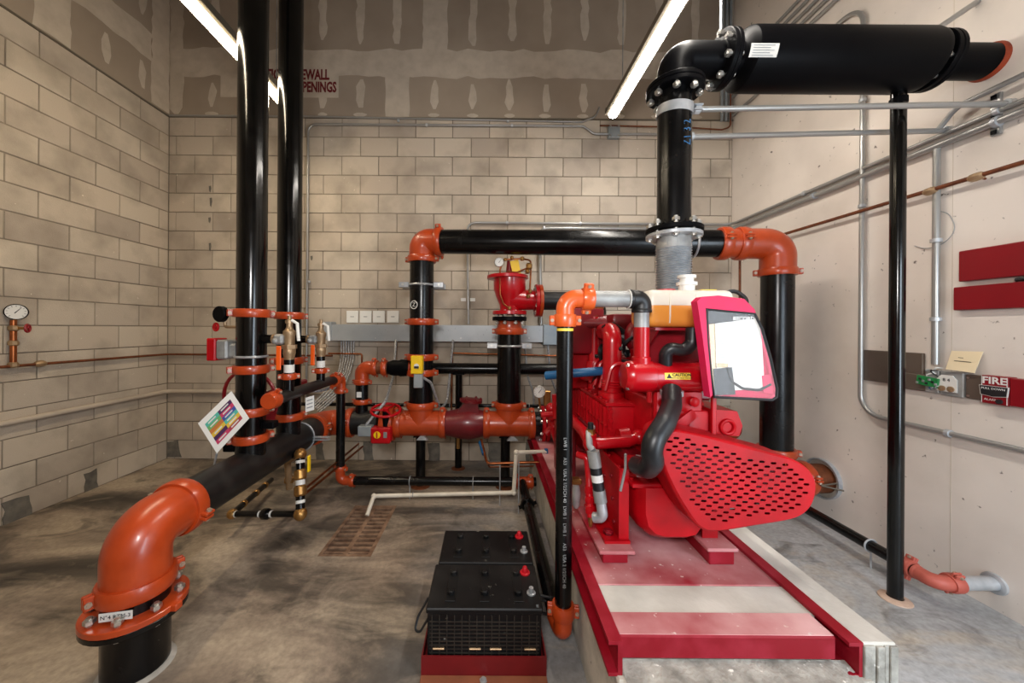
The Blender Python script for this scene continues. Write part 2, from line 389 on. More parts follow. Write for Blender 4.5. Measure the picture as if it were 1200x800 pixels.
# ------------------------------------------------------------------ the room shell
def quad_obj(name, pts, mat, kind='structure'):
    mb = MB(); mb.add(pts, [(0, 1, 2, 3)]); return mb.build(name, mat, None, kind=kind, smooth=0)
GX0, GX1, GY0, GY1 = -1.08, -0.74, 2.28, 2.93          # floor drain opening
mb = MB()
for (x0, x1, y0, y1) in ((XL-0.2, GX0, YF, YB+0.2), (GX1, XR+0.2, YF, YB+0.2), (GX0, GX1, YF, GY0), (GX0, GX1, GY1, YB+0.2)):
    mb.span((x0, y0, -0.12), (x1, y1, 0))
floor = mb.build('floor', 'floor_concrete', None, kind='structure', smooth=0)
mb = MB(); mb.span((XL-0.2, YF, ZC), (XR+0.2, YB+0.2, ZC+0.1)); mb.build('ceiling', 'ceiling_paint', None, kind='structure', smooth=0)
mb = MB(); mb.span((XL-0.2, YF-0.12, 0), (XR+0.2, YF, ZC)); mb.build('wall_front', 'white_wall', None, kind='structure', smooth=0)
mb = MB(); mb.span((XR, YF, 0), (XR+0.15, YB+0.2, ZC)); wall_right = mb.build('wall_right', 'white_wall', None, kind='structure', smooth=0)
mb = MB(); mb.span((XL-0.2, YB+0.007, 0), (XR, YB+0.2, ZC)); wall_back = mb.build('wall_back', 'mortar', None, kind='structure', smooth=0)
mb = MB(); mb.span((XL-0.2, YF, 0), (XL-0.007, YB+0.007, ZC)); wall_left = mb.build('wall_left', 'mortar', None, kind='structure', smooth=0)

# concrete blocks: every one a piece of its wall, faces and tilt slightly uneven
CW, CH, JT = 0.4064, 0.2095, 0.009
def block_mesh(L, H, axis):
    mb = MB(); s = (L, 0.03, H) if axis == 'x' else (0.03, L, H)
    mb.box((0, 0, 0), s, None, 0.0022); return mb.mesh('concrete_block', M['block'], smooth=0)
cache = {}
def lay_block(wall, axis, a, b, z0, z1, mat=None):
    L, H = round(b-a-JT, 3), round(z1-z0-JT, 3)
    if L < 0.02: return
    k = (axis, L, H, mat)
    if k not in cache:
        cache[k] = block_mesh(L, H, axis)
        if mat: cache[k].materials[0] = M[mat]
    j = random.uniform(-0.0012, 0.0012)
    loc = ((a+b)/2, YB+0.015+j, (z0+z1)/2) if axis == 'x' else (XL-0.015+j, (a+b)/2, (z0+z1)/2)
    share('concrete_block', cache[k], loc, wall)
ROWS = 18
far_blocks = MB()
for r in range(ROWS):
    z1 = ZT-r*CH; z0 = max(z1-CH, 0.0)
    ph = -1.219 if r % 2 == 0 else -1.013                                  # bond of the back wall
    x = ph-CW*math.ceil((ph-XL)/CW)
    while x < XR:
        a, b = max(x, XL), min(x+CW, XR)
        lay_block(wall_back, 'x', a, b, z0, z1); x += CW
    ph = 2.795 if r % 2 == 0 else 2.598
    y = ph-CW*3
    while y < YB:
        a, b = y, min(y+CW, YB)
        patched = False
        lay_block(wall_left, 'y', a, b, z0, z1, 'block_patched' if patched else None); y += CW
    y = ph-CW*3
    while y > YF:
        a, b = max(y-CW, YF), y
        if b-a > 0.03: far_blocks.span((XL-0.03, a+JT/2, z0+JT/2), (XL, b-JT/2, z1-JT/2))
        y -= CW
far_blocks.build('block_courses', 'block', wall_left, kind='stuff', smooth=0)
# dark repair patches at the foot of the block walls
def ragged(a, b, z0, z1):
    j = lambda: random.uniform(-0.014, 0.014)
    return [(a+j(), z0), (b+0.02+j(), z0), (b+j(), z0+(z1-z0)*0.3), (b+j(), z0+(z1-z0)*0.65), (b+j(), z1+j()), ((a+b)/2, z1+j()), (a+j(), z1+j()), (a+j(), z0+(z1-z0)*0.6), (a+j(), z0+(z1-z0)*0.3)]
for (x0, x1, z0, z1) in ((-3.52, -3.40, 0.02, 0.20), (-1.88, -1.80, 0.0, 0.19), (-1.36, -1.27, 0.0, 0.2), (-0.65, -0.53, 0.0, 0.19), (0.02, 0.17, 0.0, 0.21), (0.42, 0.5, 0.0, 0.2)):
    MB().prism(ragged(x0, x1, z0, z1), (0, YB+0.004, 0), (1, 0, 0), (0, 0, 1), (0, -0.0075, 0)).build('mortar_patch', 'block_patched', wall_back, smooth=0)
for (y0, y1, z0, z1) in ((2.60, 2.76, 0.0, 0.16), (3.13, 3.22, 0.0, 0.17)):
    MB().prism(ragged(y0, y1, z0, z1), (XL-0.004, 0, 0), (0, 1, 0), (0, 0, 1), (0.0075, 0, 0)).build('mortar_patch', 'block_patched', wall_left, smooth=0)

# drywall above the block with its taped joints and filled screw lines
MB().span((XL, YB-0.002, ZT+0.006), (XR, YB+0.01, ZC)).build('drywall', 'drywall', wall_back, smooth=0)
MB().span((XL-0.01, YF, ZT+0.006), (XL+0.002, YB-0.002, ZC)).build('drywall', 'drywall', wall_left, smooth=0)
MB().span((XL, YB-0.012, ZT-0.006), (XR, YB+0.002, ZT+0.008)).build('drywall_edge', 'steel_trim', wall_back, smooth=0)
MB().span((XL-0.002, YF, ZT-0.006), (XL+0.012, YB-0.012, ZT+0.008)).build('drywall_edge', 'steel_trim', wall_left, smooth=0)
def mud(wall, axis, a, b, z0, z1, amp=0.012, lift=0.0):
    """a hand-trowelled patch with a wavering outline, a millimetre proud of the board"""
    n = max(3, int((z1-z0)/0.07)); m = max(1, int((b-a)/0.12)); pts = []
    jit = lambda: random.uniform(-amp, amp)
    cl = (b-a)*0.32 if b-a < 0.2 else 0.0
    tp = lambda i: cl if i in (0, n) else 0.0
    for i in range(n+1): pts.append((b+jit()-tp(i), z0+(z1-z0)*i/n))
    for i in range(1, m): pts.append((b-(b-a)*i/m, z1+jit()))
    for i in range(n+1): pts.append((a+jit()+tp(i), z1-(z1-z0)*i/n))
    for i in range(1, m): pts.append((a+(b-a)*i/m, z0+jit()))
    if axis == 'x': MB().prism(pts, (0, YB-0.002, 0), (1, 0, 0), (0, 0, 1), (0, -0.0012-lift, 0)).build('joint_compound', 'mud', wall, smooth=0)
    else: MB().prism(pts, (XL+0.002, 0, 0), (0, 1, 0), (0, 0, 1), (0.0012+lift, 0, 0)).build('joint_compound', 'mud', wall, smooth=0)
bx = lambda px: (px-VPX)/FPX*YB
mud(wall_back, 'x', XL+0.01, XR-0.01, 4.22, 4.52, 0.02)                     # the long horizontal joint
mud(wall_back, 'x', XL+0.005, bx(213), ZT+0.03, ZC-0.02, 0.012, 0.0006)       # inside corner
mud(wall_back, 'x', bx(450), bx(478), ZT+0.02, 4.26, 0.008, 0.0004)
mud(wall_back, 'x', bx(493), bx(522), 4.48, ZC-0.05, 0.008, 0.0004)
mud(wall_back, 'x', bx(845), XR-0.01, ZT+0.03, ZC-0.05, 0.008, 0.0004)
for px in (247, 290, 334, 376, 421, 508, 552, 595, 638, 682, 726, 770, 812):
    mud(wall_back, 'x', bx(px-4.5), bx(px+4.5), 3.86+random.uniform(-.02, .03), 4.16+random.uniform(-.02, .06), 0.012)
    mud(wall_back, 'x', bx(px-random.uniform(4, 9)), bx(px+random.uniform(4, 9)), ZT+0.015, ZT+0.06, 0.008)
for px in (250, 290, 334, 376, 420, 463, 552, 598, 639, 683, 726, 770, 812):
    mud(wall_back, 'x', bx(px-4.5), bx(px+4.5), 4.58+random.uniform(-.02, .06), ZC-0.25, 0.012)
mud(wall_left, 'y', 3.72, YB-0.006, ZT+0.03, ZC-0.02, 0.012, 0.0006)
mud(wall_left, 'y', YF+0.1, 3.72, 4.22, 4.50, 0.02)
mud(wall_left, 'y', 2.75, 3.0, ZT+0.02, ZC-0.05, 0.012, 0.0004)
for y in (3.28, 3.62, 2.4, 2.0): mud(wall_left, 'y', y-0.04, y+0.04, 3.88, 4.15, 0.012)
for y in (3.28, 3.62, 2.4, 2.0): mud(wall_left, 'y', y-0.04, y+0.04, 4.62, ZC-0.25, 0.012)
# stencilled warning on a paler painted patch of the drywall
st = MB().span((at(318, 0, YB).x-0.55, YB-0.0046, at(0, 112, YB).z), (at(397, 95, YB).x, YB-0.003, at(0, 82, YB).z)).build('stencil_patch', 'mud', wall_back, smooth=0)
zc1, zc2 = at(390, 88.5, YB).z, at(390, 103, YB).z; xr = at(395, 0, YB).x
text(st, 'CAUTION FIREWALL', 'ink_red', (at(386, 90, YB).x, YB-0.0048, zc1), (1, 0, 0), (0, 0, 1), 0.155, align='RIGHT', bold=0.006, sx=0.62)
text(st, 'PROTECT ALL OPENINGS', 'ink_red', (at(394.5, 100, YB).x, YB-0.0048, zc2), (1, 0, 0), (0, 0, 1), 0.155, align='RIGHT', bold=0.006, sx=0.60)

# vertical panel joints of the white wall
for y in (2.06,):
    MB().span((XR-0.0008, y, 0.02), (XR+0.001, y+0.0022, ZC-0.02)).build('panel_joint', 'mud', wall_right, smooth=0)

# ------------------------------------------------------------------ lights
def strip_light(x, y0, y1, z, label, lens_mat):
    t = thing('strip_light', label, 'light', (x, (y0+y1)/2, z), 'linear ceiling lights')
    prof = [(-0.04, 0.02), (-0.062, 0.032), (-0.055, 0.09), (0.055, 0.09), (0.062, 0.032), (0.04, 0.02)]
    MB().prism(prof, (x, y0, z), (1, 0, 0), (0, 0, 1), (0, y1-y0, 0)).build('housing', 'steel_trim', t)
    n = 10; lens = [(-0.04, 0.021)]+[(-0.04*math.cos(math.pi*k/n), 0.018-0.03*math.sin(math.pi*k/n)) for k in range(n+1)]+[(0.04, 0.021)]
    MB().prism(lens, (x, y0+0.012, z), (1, 0, 0), (0, 0, 1), (0, y1-y0-0.024, 0)).build('lens', lens_mat, t)
    for yy in (y0+0.25, y1-0.25): MB().tube([(x, yy, z+0.085), (x, yy, ZC)], 0.004, 6).build('hanger_wire', 'galv_dull', t)
    for yy in (y0, y1-0.012): MB().span((x-0.066, yy, z+0.022), (x+0.066, yy+0.012, z+0.088)).build('end_cap', 'steel_trim', t)
strip_light(1.135, 0.85, 3.3, EYE+1.95, 'white linear strip light hung above the exhaust elbow', 'lamp_neutral')
strip_light(-1.825, 0.85, 3.3, EYE+1.95, 'white linear strip light hung behind the tall glossy risers', 'lamp_warm')
# ------------------------------------------------------------------ water main, from the floor stub to the pump manifold
HX, HZ, R8, R6, R4, R25 = -1.5, 0.583, 0.1095, 0.084, 0.057, 0.0365
Y0, YR = 1.533, 3.3
t = thing('water_main', 'black water main with a big orange elbow rising from the floor', 'pipe', (HX, Y0, 0))
pipe(t, (HX, Y0, 0), (HX, Y0, 0.36), R8*1.02, 'pipe_black', 'floor_stub')
MB().lathe([(R8, 0.0), (R8+0.022, 0.001), (R8+0.014, 0.008), (R8*1.01, 0.014)], (HX, Y0, 0), (0, 0, 1), 28).build('mortar_collar', 'concrete_pad', t)
f = flange(t, (HX, Y0, 0.249), (0, 0, 1), 0.172, 0.024, 8, R8, 'pipe_black', 'mating_flange', 0.001)
for o in list(f.children): bpy.data.objects.remove(o)
flange(t, (HX, Y0, 0.274), (0, 0, 1), 0.174, 0.026, 8, R8, 'orange', 'flange', 0.010, 0.095)
for sg in (-1, 1):                                                          # hinge lugs of the split flange
    MB().box((HX+sg*0.178, Y0-0.012, 0.274), (0.03, 0.035, 0.03), None, 0.004).build('flange_lug', 'orange', t)
coupling(t, (HX, Y0, 0.368), (0, 0, 1), R8, (-0.5, -0.8, 0), w_=0.066)
elbow(t, (HX, Y0, HZ-0.205), (HX, Y0, HZ), (HX, Y0+0.205, HZ), R8*1.06)
coupling(t, (HX, Y0+0.205, HZ), (0, 1, 0), R8, (1, 0, -0.25), w_=0.066)
pipe(t, (HX, Y0+0.19, HZ), (HX, YR-0.22, HZ), R8, 'pipe_dusty')
elbow(t, (HX, YR-0.22, HZ), (HX, YR, HZ), (HX+0.22, YR, HZ), R8*1.05, rad=0.2)
coupling(t, (HX, YR-0.23, HZ), (0, 1, 0), R8, (1, 0, 0.2))
coupling(t, (HX+0.235, YR, HZ), (1, 0, 0), R8, (0, -1, 0.2))
g = MB().prism([(-0.055, -0.014), (0.055, -0.018), (0.055, 0.016), (-0.055, 0.02)], (HX+0.035, Y0-R8-0.012, 0.315), (0.97, 0.24, 0), (0, 0, 1), (0, -0.001, 0)).build('maker_sticker', 'label_white', t)
text(g, 'N°4 RTM-3', 'ink', (HX+0.035, Y0-R8-0.0135, 0.3155), (0.97, 0.24, -0.02), (0, 0, 1), 0.021)
# strap on the main where it reaches the back
mb = MB(); mb.torus((HX, 2.86, HZ), (0, 1, 0), R8+0.004, 0.006, 32, 6); mb.box((HX+R8+0.06, 2.86, HZ+0.0), (0.13, 0.035, 0.006)); mb.box((HX+R8+0.06, 2.86, HZ-0.02), (0.13, 0.035, 0.006)); mb.build('strap', 'galv', t)

# ------------------------------------------------------------------ the two tall risers
def riser(yc, ys, label):
    t = thing('riser_pipe', label, 'pipe', (HX, yc, HZ), 'tall fire risers')
    pipe(t, (HX, yc, HZ), (HX, yc, ys[0]), R6, 'pipe_black')
    for a, b in zip(ys, ys[1:]): pipe(t, (HX, yc, a), (HX, yc, b), R6*0.998, 'pipe_gloss')
    pipe(t, (HX, yc, ys[-1]), (HX, yc, ZC), R6, 'pipe_gloss')
    for z in ys: coupling(t, (HX, yc, z), (0, 0, 1), R6, (-0.75, -0.7, 0))
    return t
zpx = lambda py, y, px=295: at(px, py, y).z
Y1, Y2 = 2.262, 2.69
r1 = riser(Y1, [zpx(512, Y1), zpx(481, Y1), zpx(432, Y1), zpx(367, Y1)], 'thicker tall glossy black riser with the colour card hung beside it')
r2 = riser(Y2, [zpx(487, Y2, 339), zpx(422, Y2, 339), zpx(370, Y2, 339)], 'tall glossy black riser standing behind the one with the colour card')
# handwheels and gear boxes of the valves between the couplings
for yc, z, par in ((Y1, zpx(497, Y1), r1), (Y2, zpx(455, Y2, 339), r2)):
    MB().box((HX+0.0, yc+R6+0.05, z), (0.09, 0.12, 0.09), None, 0.01).build('gear_box', 'red_dark', par)
hw_ = at(293, 468, Y1+0.21); handwheel(r1, hw_, (0.15, 1, 0.1), 0.205, 0.012, 'red_dark', 4)
for x_, z_ in ((HX+0.12, 497), (HX-0.12, 524)): MB().box((x_, Y1, zpx(z_, Y1)), (0.08, 0.06, 0.045), None, 0.006).build('switch_housing', 'matte_black', r1)

# gauge and small red-wheeled cock of the first riser
p = at(261, 368, Y1-0.02)
g = gauge('pressure_gauge', 'small black pressure gauge beside the first glossy riser', p, (0.25, 1, 0), 0.05, 'matte_black', 'label_white')
q = at(262, 383, Y1)
MB().tube(rounded([p+V((0, 0.02, -0.05)), V((p.x, p.y+0.02, q.z)), V((HX-R6+0.01, Y1, q.z))], 0.015), 0.009, 10).build('pipe_nipple', 'bronze', g)
handwheel(g, at(253, 383, Y1-0.03), (-0.4, -1, 0), 0.022, 0.007, 'red', 3, 'valve_wheel')
# flow switch strapped on the first riser
zc = zpx(409, Y1)
t = thing('flow_switch', 'red flow switch strapped onto the first glossy riser', 'switch', (HX-0.2, Y1, zc-0.09))
MB().box((HX-0.21, Y1-0.01, zc), (0.055, 0.11, 0.14), None, 0.006).build('cover', 'red', t)
mb = MB(); mb.box((HX-0.15, Y1-0.01, zc), (0.07, 0.10, 0.12), None, 0.01); mb.box((HX-0.11, Y1, zc-0.01), (0.07, 0.07, 0.09), None, 0.012); mb.build('body', 'galv_dull', t)
MB().torus((HX, Y1, zc-0.045), (0, 0, 1), R6+0.003, 0.008, 32, 8).build('strap', 'galv', t)

# ------------------------------------------------------------------ test-and-drain valves and their drain line
DX = -1.26; DZ = 1.035
def drain_valve(yc, label, ztop):
    x = DX; zb = DZ+0.02
    t = thing('drain_valve', label, 'valve', (x, yc, zb), 'test and drain valves')
    MB().tube([(HX+R6-0.01, yc, zpx(397, yc)), (x, yc, zpx(397, yc))], 0.028, 16).build('nipple', 'pipe_black', t)
    MB().lathe([(0.034, 0), (0.034, 0.04), (0.03, 0.045)], (x-0.1, yc, zpx(397, yc)), (1, 0, 0), 10).build('union', 'bronze', t)
    z0 = zpx(397, yc)
    mb = MB(); mb.lathe([(0.03, -0.13), (0.033, -0.10), (0.037, -0.09), (0.037, -0.06), (0.030, -0.05), (0.033, 0.02), (0.037, 0.03), (0.037, 0.05), (0.026, 0.06), (0.018, 0.075), (0.018, 0.10), (0.024, 0.10), (0.024, 0.12), (0.011, 0.125), (0.011, 0.15)], (x, yc, z0), (0, 0, 1), 20)
    mb.hexn((x, yc, z0-0.06), (0, 0, 1), 0.046, 0.025); mb.build('body', 'bronze', t)
    mb = MB(); mb.box((x-0.045, yc-0.03, z0+0.0), (0.06, 0.05, 0.065), None, 0.012); mb.ball((x-0.06, yc-0.045, z0-0.01), 0.022); mb.build('regulator', 'galv_dull', t)
    MB().box((x-0.035, yc-0.055, z0-0.115), (0.030, 0.010, 0.15), None, 0.004).build('lever', 'orange_handle', t)
    MB().tube([(x+0.02, yc-0.01, z0+0.12), (x+0.055, yc-0.01, z0+0.10), (x+0.065, yc-0.01, z0-0.01)], 0.01, 10).build('sight_tube', 'white_plastic', t)
    mb = MB(); mb.cyl((x, yc, zb), (x, yc, z0-0.12), 0.0302, n=20); mb.build('outlet_pipe', 'pipe_black', t)
    MB().lathe([(0.0308, 0), (0.0308, 0.05)], (x, yc, z0-0.21), (0, 0, 1), 20).build('pipe_label', 'label_white', t)
    coupling(t, (x, yc, z0-0.235), (0, 0, 1), 0.0302, (-0.9, -0.5, 0))
    return t
drain_valve(Y1, 'brass drain valve with orange lever in front of the second riser', 0)
drain_valve(Y2, 'brass drain valve with orange lever over the branch pipe end', 0)
t = thing('drain_line', 'slim black drain line with orange end cap, dropping to run along the floor', 'pipe', (DX, 3.0, 0))
pipe(t, (DX, 2.09, DZ), (DX, 2.96, DZ), R25, 'pipe_dusty')
coupling(t, (DX, 2.1, DZ), (0, 1, 0), R25, (0.5, 0, 0.9))
MB().lathe([(0.0, -0.012), (R25*1.2, -0.01), (R25*1.35, 0), (R25*1.35, 0.03), (R25, 0.032)], (DX, 2.055, DZ), (0, 1, 0), 24).build('end_cap', 'orange', t)
elbow(t, (DX, 2.95, DZ), (DX, 3.06, DZ), (DX, 3.06, DZ-0.11), R25*1.08)
coupling(t, (DX, 2.945, DZ), (0, 1, 0), R25, (1, 0, 0.8)); coupling(t, (DX, 3.06, DZ-0.115), (0, 0, 1), R25, (1, -0.4, 0))
coupling(t, (DX+0.03, 2.86, DZ), (0, 1, 0), R25, (0.3, 0, 1))
FZ = 0.15; FY = 3.06
pipe(t, (DX, FY, DZ-0.1), (DX, FY, FZ+0.1), R25)
elbow(t, (DX, FY, FZ+0.1), (DX, FY, FZ), (DX+0.1, FY, FZ), R25*1.08)
coupling(t, (DX, FY, FZ+0.105), (0, 0, 1), R25, (1, -0.3, 0)); coupling(t, (DX+0.105, FY, FZ), (1, 0, 0), R25, (0, -0.5, 1))
pipe(t, (DX+0.1, FY, FZ), (0.55, FY, FZ), R25)
for x in (-0.66, -0.12): 
    mb = MB(); mb.torus((x, FY, FZ), (1, 0, 0), R25+0.003, 0.004, 24, 6); mb.cyl((x, FY-0.01, 0), (x, FY-0.01, FZ-R25), 0.006, n=8); mb.build('pipe_strap', 'galv', t)
# tee into the cooling return running along the pad, then up to the heat exchanger
CX_ = 0.30
coupling(t, (0.25, FY, FZ), (1, 0, 0), R25, (0, -0.3, 1), w_=0.06); coupling(t, (0.37, FY, FZ), (1, 0, 0), R25, (0, -0.3, 1), w_=0.05)
MB().lathe([(R25*1.15, -0.08), (R25*1.15, 0.08)], (CX_, FY, FZ), (1, 0, 0), 24).build('tee', 'orange', t)
t = thing('cooling_pipe', 'upright black cooling pipe beside the engine pad with orange fittings at both ends', 'pipe', (0.35, 1.6, 0))
pipe(t, (CX_, FY-0.03, FZ), (0.325, 1.66, 0.12), R25)
coupling(t, (CX_+0.005, 2.68, FZ-0.006), (0.018, -1, -0.02), R25, (1, 0, 0.3), 'pipe_black')
XU, YU = 0.345, 1.6
mb = MB(); mb.tube(rounded([(0.325, 1.68, 0.12), (XU, YU-0.005, 0.10), (XU, YU, 0.22)], 0.09, 10), R25*1.1, 24); mb.build('elbow', 'orange', t)
coupling(t, (XU, YU, 0.205), (0, 0, 1), R25, (1, -0.15, 0), w_=0.06)
ZE = at(690, 350, YU).z
pipe(t, (XU, YU, 0.2), (XU, YU, ZE-0.1), R25)
MB().lathe([(R25+0.0006, 0), (R25+0.0006, 0.012)], (XU, YU, ZE-0.145), (0, 0, 1), 24).build('paint_mark', 'label_yellow', t)
coupling(t, (XU, YU, ZE-0.098), (0, 0, 1), R25, (1, 0, 0), 'orange_bright', w_=0.055)
elbow(t, (XU, YU, ZE-0.1), (XU, YU, ZE), (XU+0.1, YU, ZE), R25*1.1, 'orange_bright')
coupling(t, (XU+0.1, YU, ZE), (1, 0, 0), R25, (0, -0.4, 1), 'orange_bright', w_=0.05)
xe = at(752, 350, YU).x
pipe(t, (XU+0.11, YU, ZE), (xe-0.045, YU, ZE), R25, 'galv_dull', 'galvanised_section')
elbow(t, (xe-0.06, YU, ZE), (xe, YU, ZE), (xe, YU, ZE-0.06), R25*1.12, 'pipe_dusty')
MB().lathe([(R25*1.16, 0), (R25*1.16, 0.014)], (xe-0.062, YU, ZE), (1, 0, 0), 20).build('seal_tape', 'label_white', t)
pipe(t, (xe, YU, ZE-0.055), (xe, YU, ZE-0.14), R25*0.88, 'galv_dull', 'nipple')
for k in range(9): text(t, random.choice(['A53', 'SCH 40', 'USA 2 1/2', 'LWB 1']), 'galv_dull', (XU-0.004, YU-R25-0.0008, 0.36+k*0.075), (0, 0, -1), (1, 0, 0), 0.02)

# ------------------------------------------------------------------ small trim piping beside the main
t = thing('trim_piping', 'threaded black and brass trim piping looped low beside the water main', 'pipe', at(355, 600, 2.35))
yb = 2.42
A = [at(352, 532, yb+0.12), at(352, 602, yb), at(272, 602, yb+0.05), at(318, 562, yb+0.75)]
mb = MB(); mb.tube(rounded([at(337, 533, yb+0.25), A[0], A[1]], 0.02), 0.029, 14); mb.tube([A[1], A[2]], 0.021, 12); mb.tube([A[2], A[3]], 0.021, 12); mb.build('threaded_pipe', 'pipe_black', t)
MB().tube(rounded([at(347, 534, yb+0.2), at(337, 540, yb+0.3), at(339, 572, yb+0.35)], 0.03), 0.024, 12).build('valve_leg', 'bronze', t)
MB().lathe([(0.024, -0.03), (0.036, -0.015), (0.036, 0.015), (0.024, 0.03)], at(339, 562, yb+0.35), (0, 0, 1), 8).build('brass_valve', 'brass', t)
for c, r in ((A[0], 0.042), (A[1], 0.044), (A[2], 0.034)): MB().ball(c, r).build('brass_elbow', 'brass', t)
for f_ in (0.35, 0.62): MB().lathe([(0.033, -0.035), (0.041, -0.024), (0.041, 0.024), (0.033, 0.035)], A[0].lerp(A[1], f_), (A[1]-A[0]), 14).build('brass_coupling', 'brass', t)
for f_ in (0.13, 0.45, 0.5, 0.8): MB().lathe([(0.0305, -0.01), (0.0305, 0.01)], A[0].lerp(A[1], f_), (A[1]-A[0]), 14).build('thread_tape', 'label_white', t)
for f_ in (0.05, 0.42, 0.58, 0.95): MB().lathe([(0.0225, -0.008), (0.0225, 0.008)], A[1].lerp(A[2], f_), (A[2]-A[1]), 14).build('thread_tape', 'label_white', t)
MB().lathe([(0.024, -0.035), (0.036, -0.018), (0.036, 0.018), (0.024, 0.035)], A[1].lerp(A[2], 0.5), A[2]-A[1], 14).build('union', 'pipe_black', t)
for f_ in (0.25, 0.55, 0.8): MB().lathe([(0.02, -0.02), (0.026, -0.012), (0.026, 0.012), (0.02, 0.02)], A[2].lerp(A[3], f_), A[3]-A[2], 12).build('brass_coupling', 'brass', t)
MB().box(at(362, 543, yb), (0.012, 0.03, 0.11), None, 0.003).build('valve_lever', 'yellow', t)
for k, (a, b) in enumerate((((358, 572), (420, 520)), ((358, 578), (425, 523)))):
    MB().tube([at(a[0], a[1], 2.5), at(b[0], b[1], 3.6)], 0.010, 8).build('drain_tube', 'copper', t)

# ------------------------------------------------------------------ hanging cards
def card(name, label, corners, y, tilt, mat, group=None):
    c = [at(px, py, yy) for (px, py), yy in zip(corners, y)]
    n = (c[1]-c[0]).cross(c[3]-c[0]).normalized()
    if n.y > 0: n = -n
    t = thing(name, label, 'sign', min(c, key=lambda q: q.z))
    MB().add(c+[q-n*0.002 for q in c], [(0, 1, 2, 3), (7, 6, 5, 4), (0, 4, 5, 1), (1, 5, 6, 2), (2, 6, 7, 3), (3, 7, 4, 0)]).build('card', mat, t, smooth=0)
    return t, c, n
t, c, n = card('colour_card', 'white laminated card with coloured table hung at the thicker riser', [(232, 496), (271, 458), (292, 490), (254, 531)], (2.10, 2.14, 2.14, 2.10), 0, 'paper')
def quad_on(t, c, n, u0, u1, v0, v1, mat, name):
    f = lambda u, v: (c[0].lerp(c[1], u)).lerp(c[3].lerp(c[2], u), v)+n*0.0012
    q = [f(u0, v0), f(u1, v0), f(u1, v1), f(u0, v1)]
    return MB().add(q+[p-n*0.0006 for p in q], [(0, 1, 2, 3), (7, 6, 5, 4), (0, 4, 5, 1), (1, 5, 6, 2), (2, 6, 7, 3), (3, 7, 4, 0)]).build(name, mat, t, smooth=0)
order = [[0, 1, 5, 3, 2], [4, 2, 3, 0, 5]]
order = [['card0', 'card7', 'card1', 'card5', 'card4', 'card2'], ['card4', 'card2', 'card3', 'card0', 'card5', 'card6']]
for a in range(2):
    for b in range(6):
        r_ = quad_on(t, c, n, 0.12+a*0.38, 0.5+a*0.38, 0.16+b*0.115, 0.16+(b+1)*0.115, order[a][b], 'table_row')
        if b not in (2, 4) or a == 1: quad_on(r_, c, n+n*0.4, 0.19+a*0.38, 0.41+a*0.38, 0.195+b*0.115, 0.235+b*0.115, 'label_white', 'row_text')
MB().cyl(at(254, 531, 2.10), at(251, 545, 2.12), 0.006, n=8).build('hanging_clip', 'galv', t)
t, c, n = card('pipe_tag', 'small white printed tag wired to the drain line', [(358, 466), (368, 463), (368, 480), (358, 483)], (2.4,)*4, 0, 'paper')
for v in (0.2, 0.45, 0.7): quad_on(t, c, n, 0.15, 0.85, v, v+0.07, 'grey_box', 'print_line')
# ------------------------------------------------------------------ pump manifold along the back wall
X1, X2 = -0.616, 0.197
def tee(parent, x, y, z, half, top, R=R8, mat='orange'):
    mb = MB(); mb.cyl((x-half, y, z), (x+half, y, z), R*1.06, n=32); mb.cyl((x, y, z), (x, y, z+top), R*1.06, n=32)
    for p, a in (((x-half, y, z), (1, 0, 0)), ((x+half-0.016, y, z), (1, 0, 0)), ((x, y, z+top-0.016), (0, 0, 1))): mb.lathe([(R*1.06, 0), (R*1.12, 0.003), (R*1.12, 0.013), (R*1.06, 0.016)], p, a, 32)
    return mb.build('tee', mat, parent)
t = thing('pump_manifold', 'black and orange manifold pipe running level in front of the block wall', 'pipe', (-0.6, YR, 0.4))
pipe(t, (HX+0.23, YR, HZ), (-1.0, YR, HZ), R8, 'pipe_dusty')
tee(t, X1, YR, HZ, 0.20, 0.20); tee(t, X2, YR, HZ, 0.20, 0.20)
for x in (X1-0.205, X1+0.205, X2-0.205, X2+0.205): coupling(t, (x, YR, HZ), (1, 0, 0), R8, (0, -0.35, 1))
pipe(t, (X2+0.2, YR, HZ), (X2+0.30, YR, HZ), R8, 'pipe_black')
flange(t, (X2+0.31, YR, HZ), (1, 0, 0), 0.165, 0.03, 8, R8, 'red', 'pump_flange')
for x in (X1+0.03, X2+0.03):
    MB().prism([(-0.05, 0), (0.05, 0), (0.02, 0.035), (-0.02, 0.035)], (x, YR-0.06, HZ-R8-0.02), (1, 0, 0), (0, 0, 1), (0, -0.04, 0)).build('saddle', 'galv', t)
# indicating valve with handwheel
t = thing('butterfly_valve', 'orange indicating valve with red handwheel and yellow pointer window', 'valve', (-0.93, YR, HZ-0.14))
MB().lathe([(R8, -0.06), (R8+0.05, -0.055), (R8+0.055, -0.02), (R8+0.055, 0.02), (R8+0.05, 0.055), (R8, 0.06)], (-0.91, YR, HZ), (1, 0, 0), 32).build('body', 'orange', t)
MB().box((-0.93, YR-0.16, HZ-0.06), (0.17, 0.10, 0.14), None, 0.012).build('gear_box', 'red', t)
d = MB().lathe([(0.03, 0), (0.03, 0.006)], (-0.955, YR-0.211, HZ-0.05), (0, -1, 0), 20).build('pointer_window', 'yellow', t)
MB().box((-0.955, YR-0.219, HZ-0.05), (0.012, 0.004, 0.05)).build('pointer', 'orange', d)
MB().box((-0.885, YR-0.2105, HZ-0.05), (0.03, 0.003, 0.05)).build('maker_plate', 'galv_dull', t)
MB().tube([(-0.90, YR-0.14, HZ), (-0.90, YR-0.14, HZ+0.14)], 0.03, 14).build('stem', 'matte_black', t)
handwheel(t, (-0.90, YR-0.14, HZ+0.15), (0.05, -0.25, 1), 0.125, 0.012, 'red', 3)
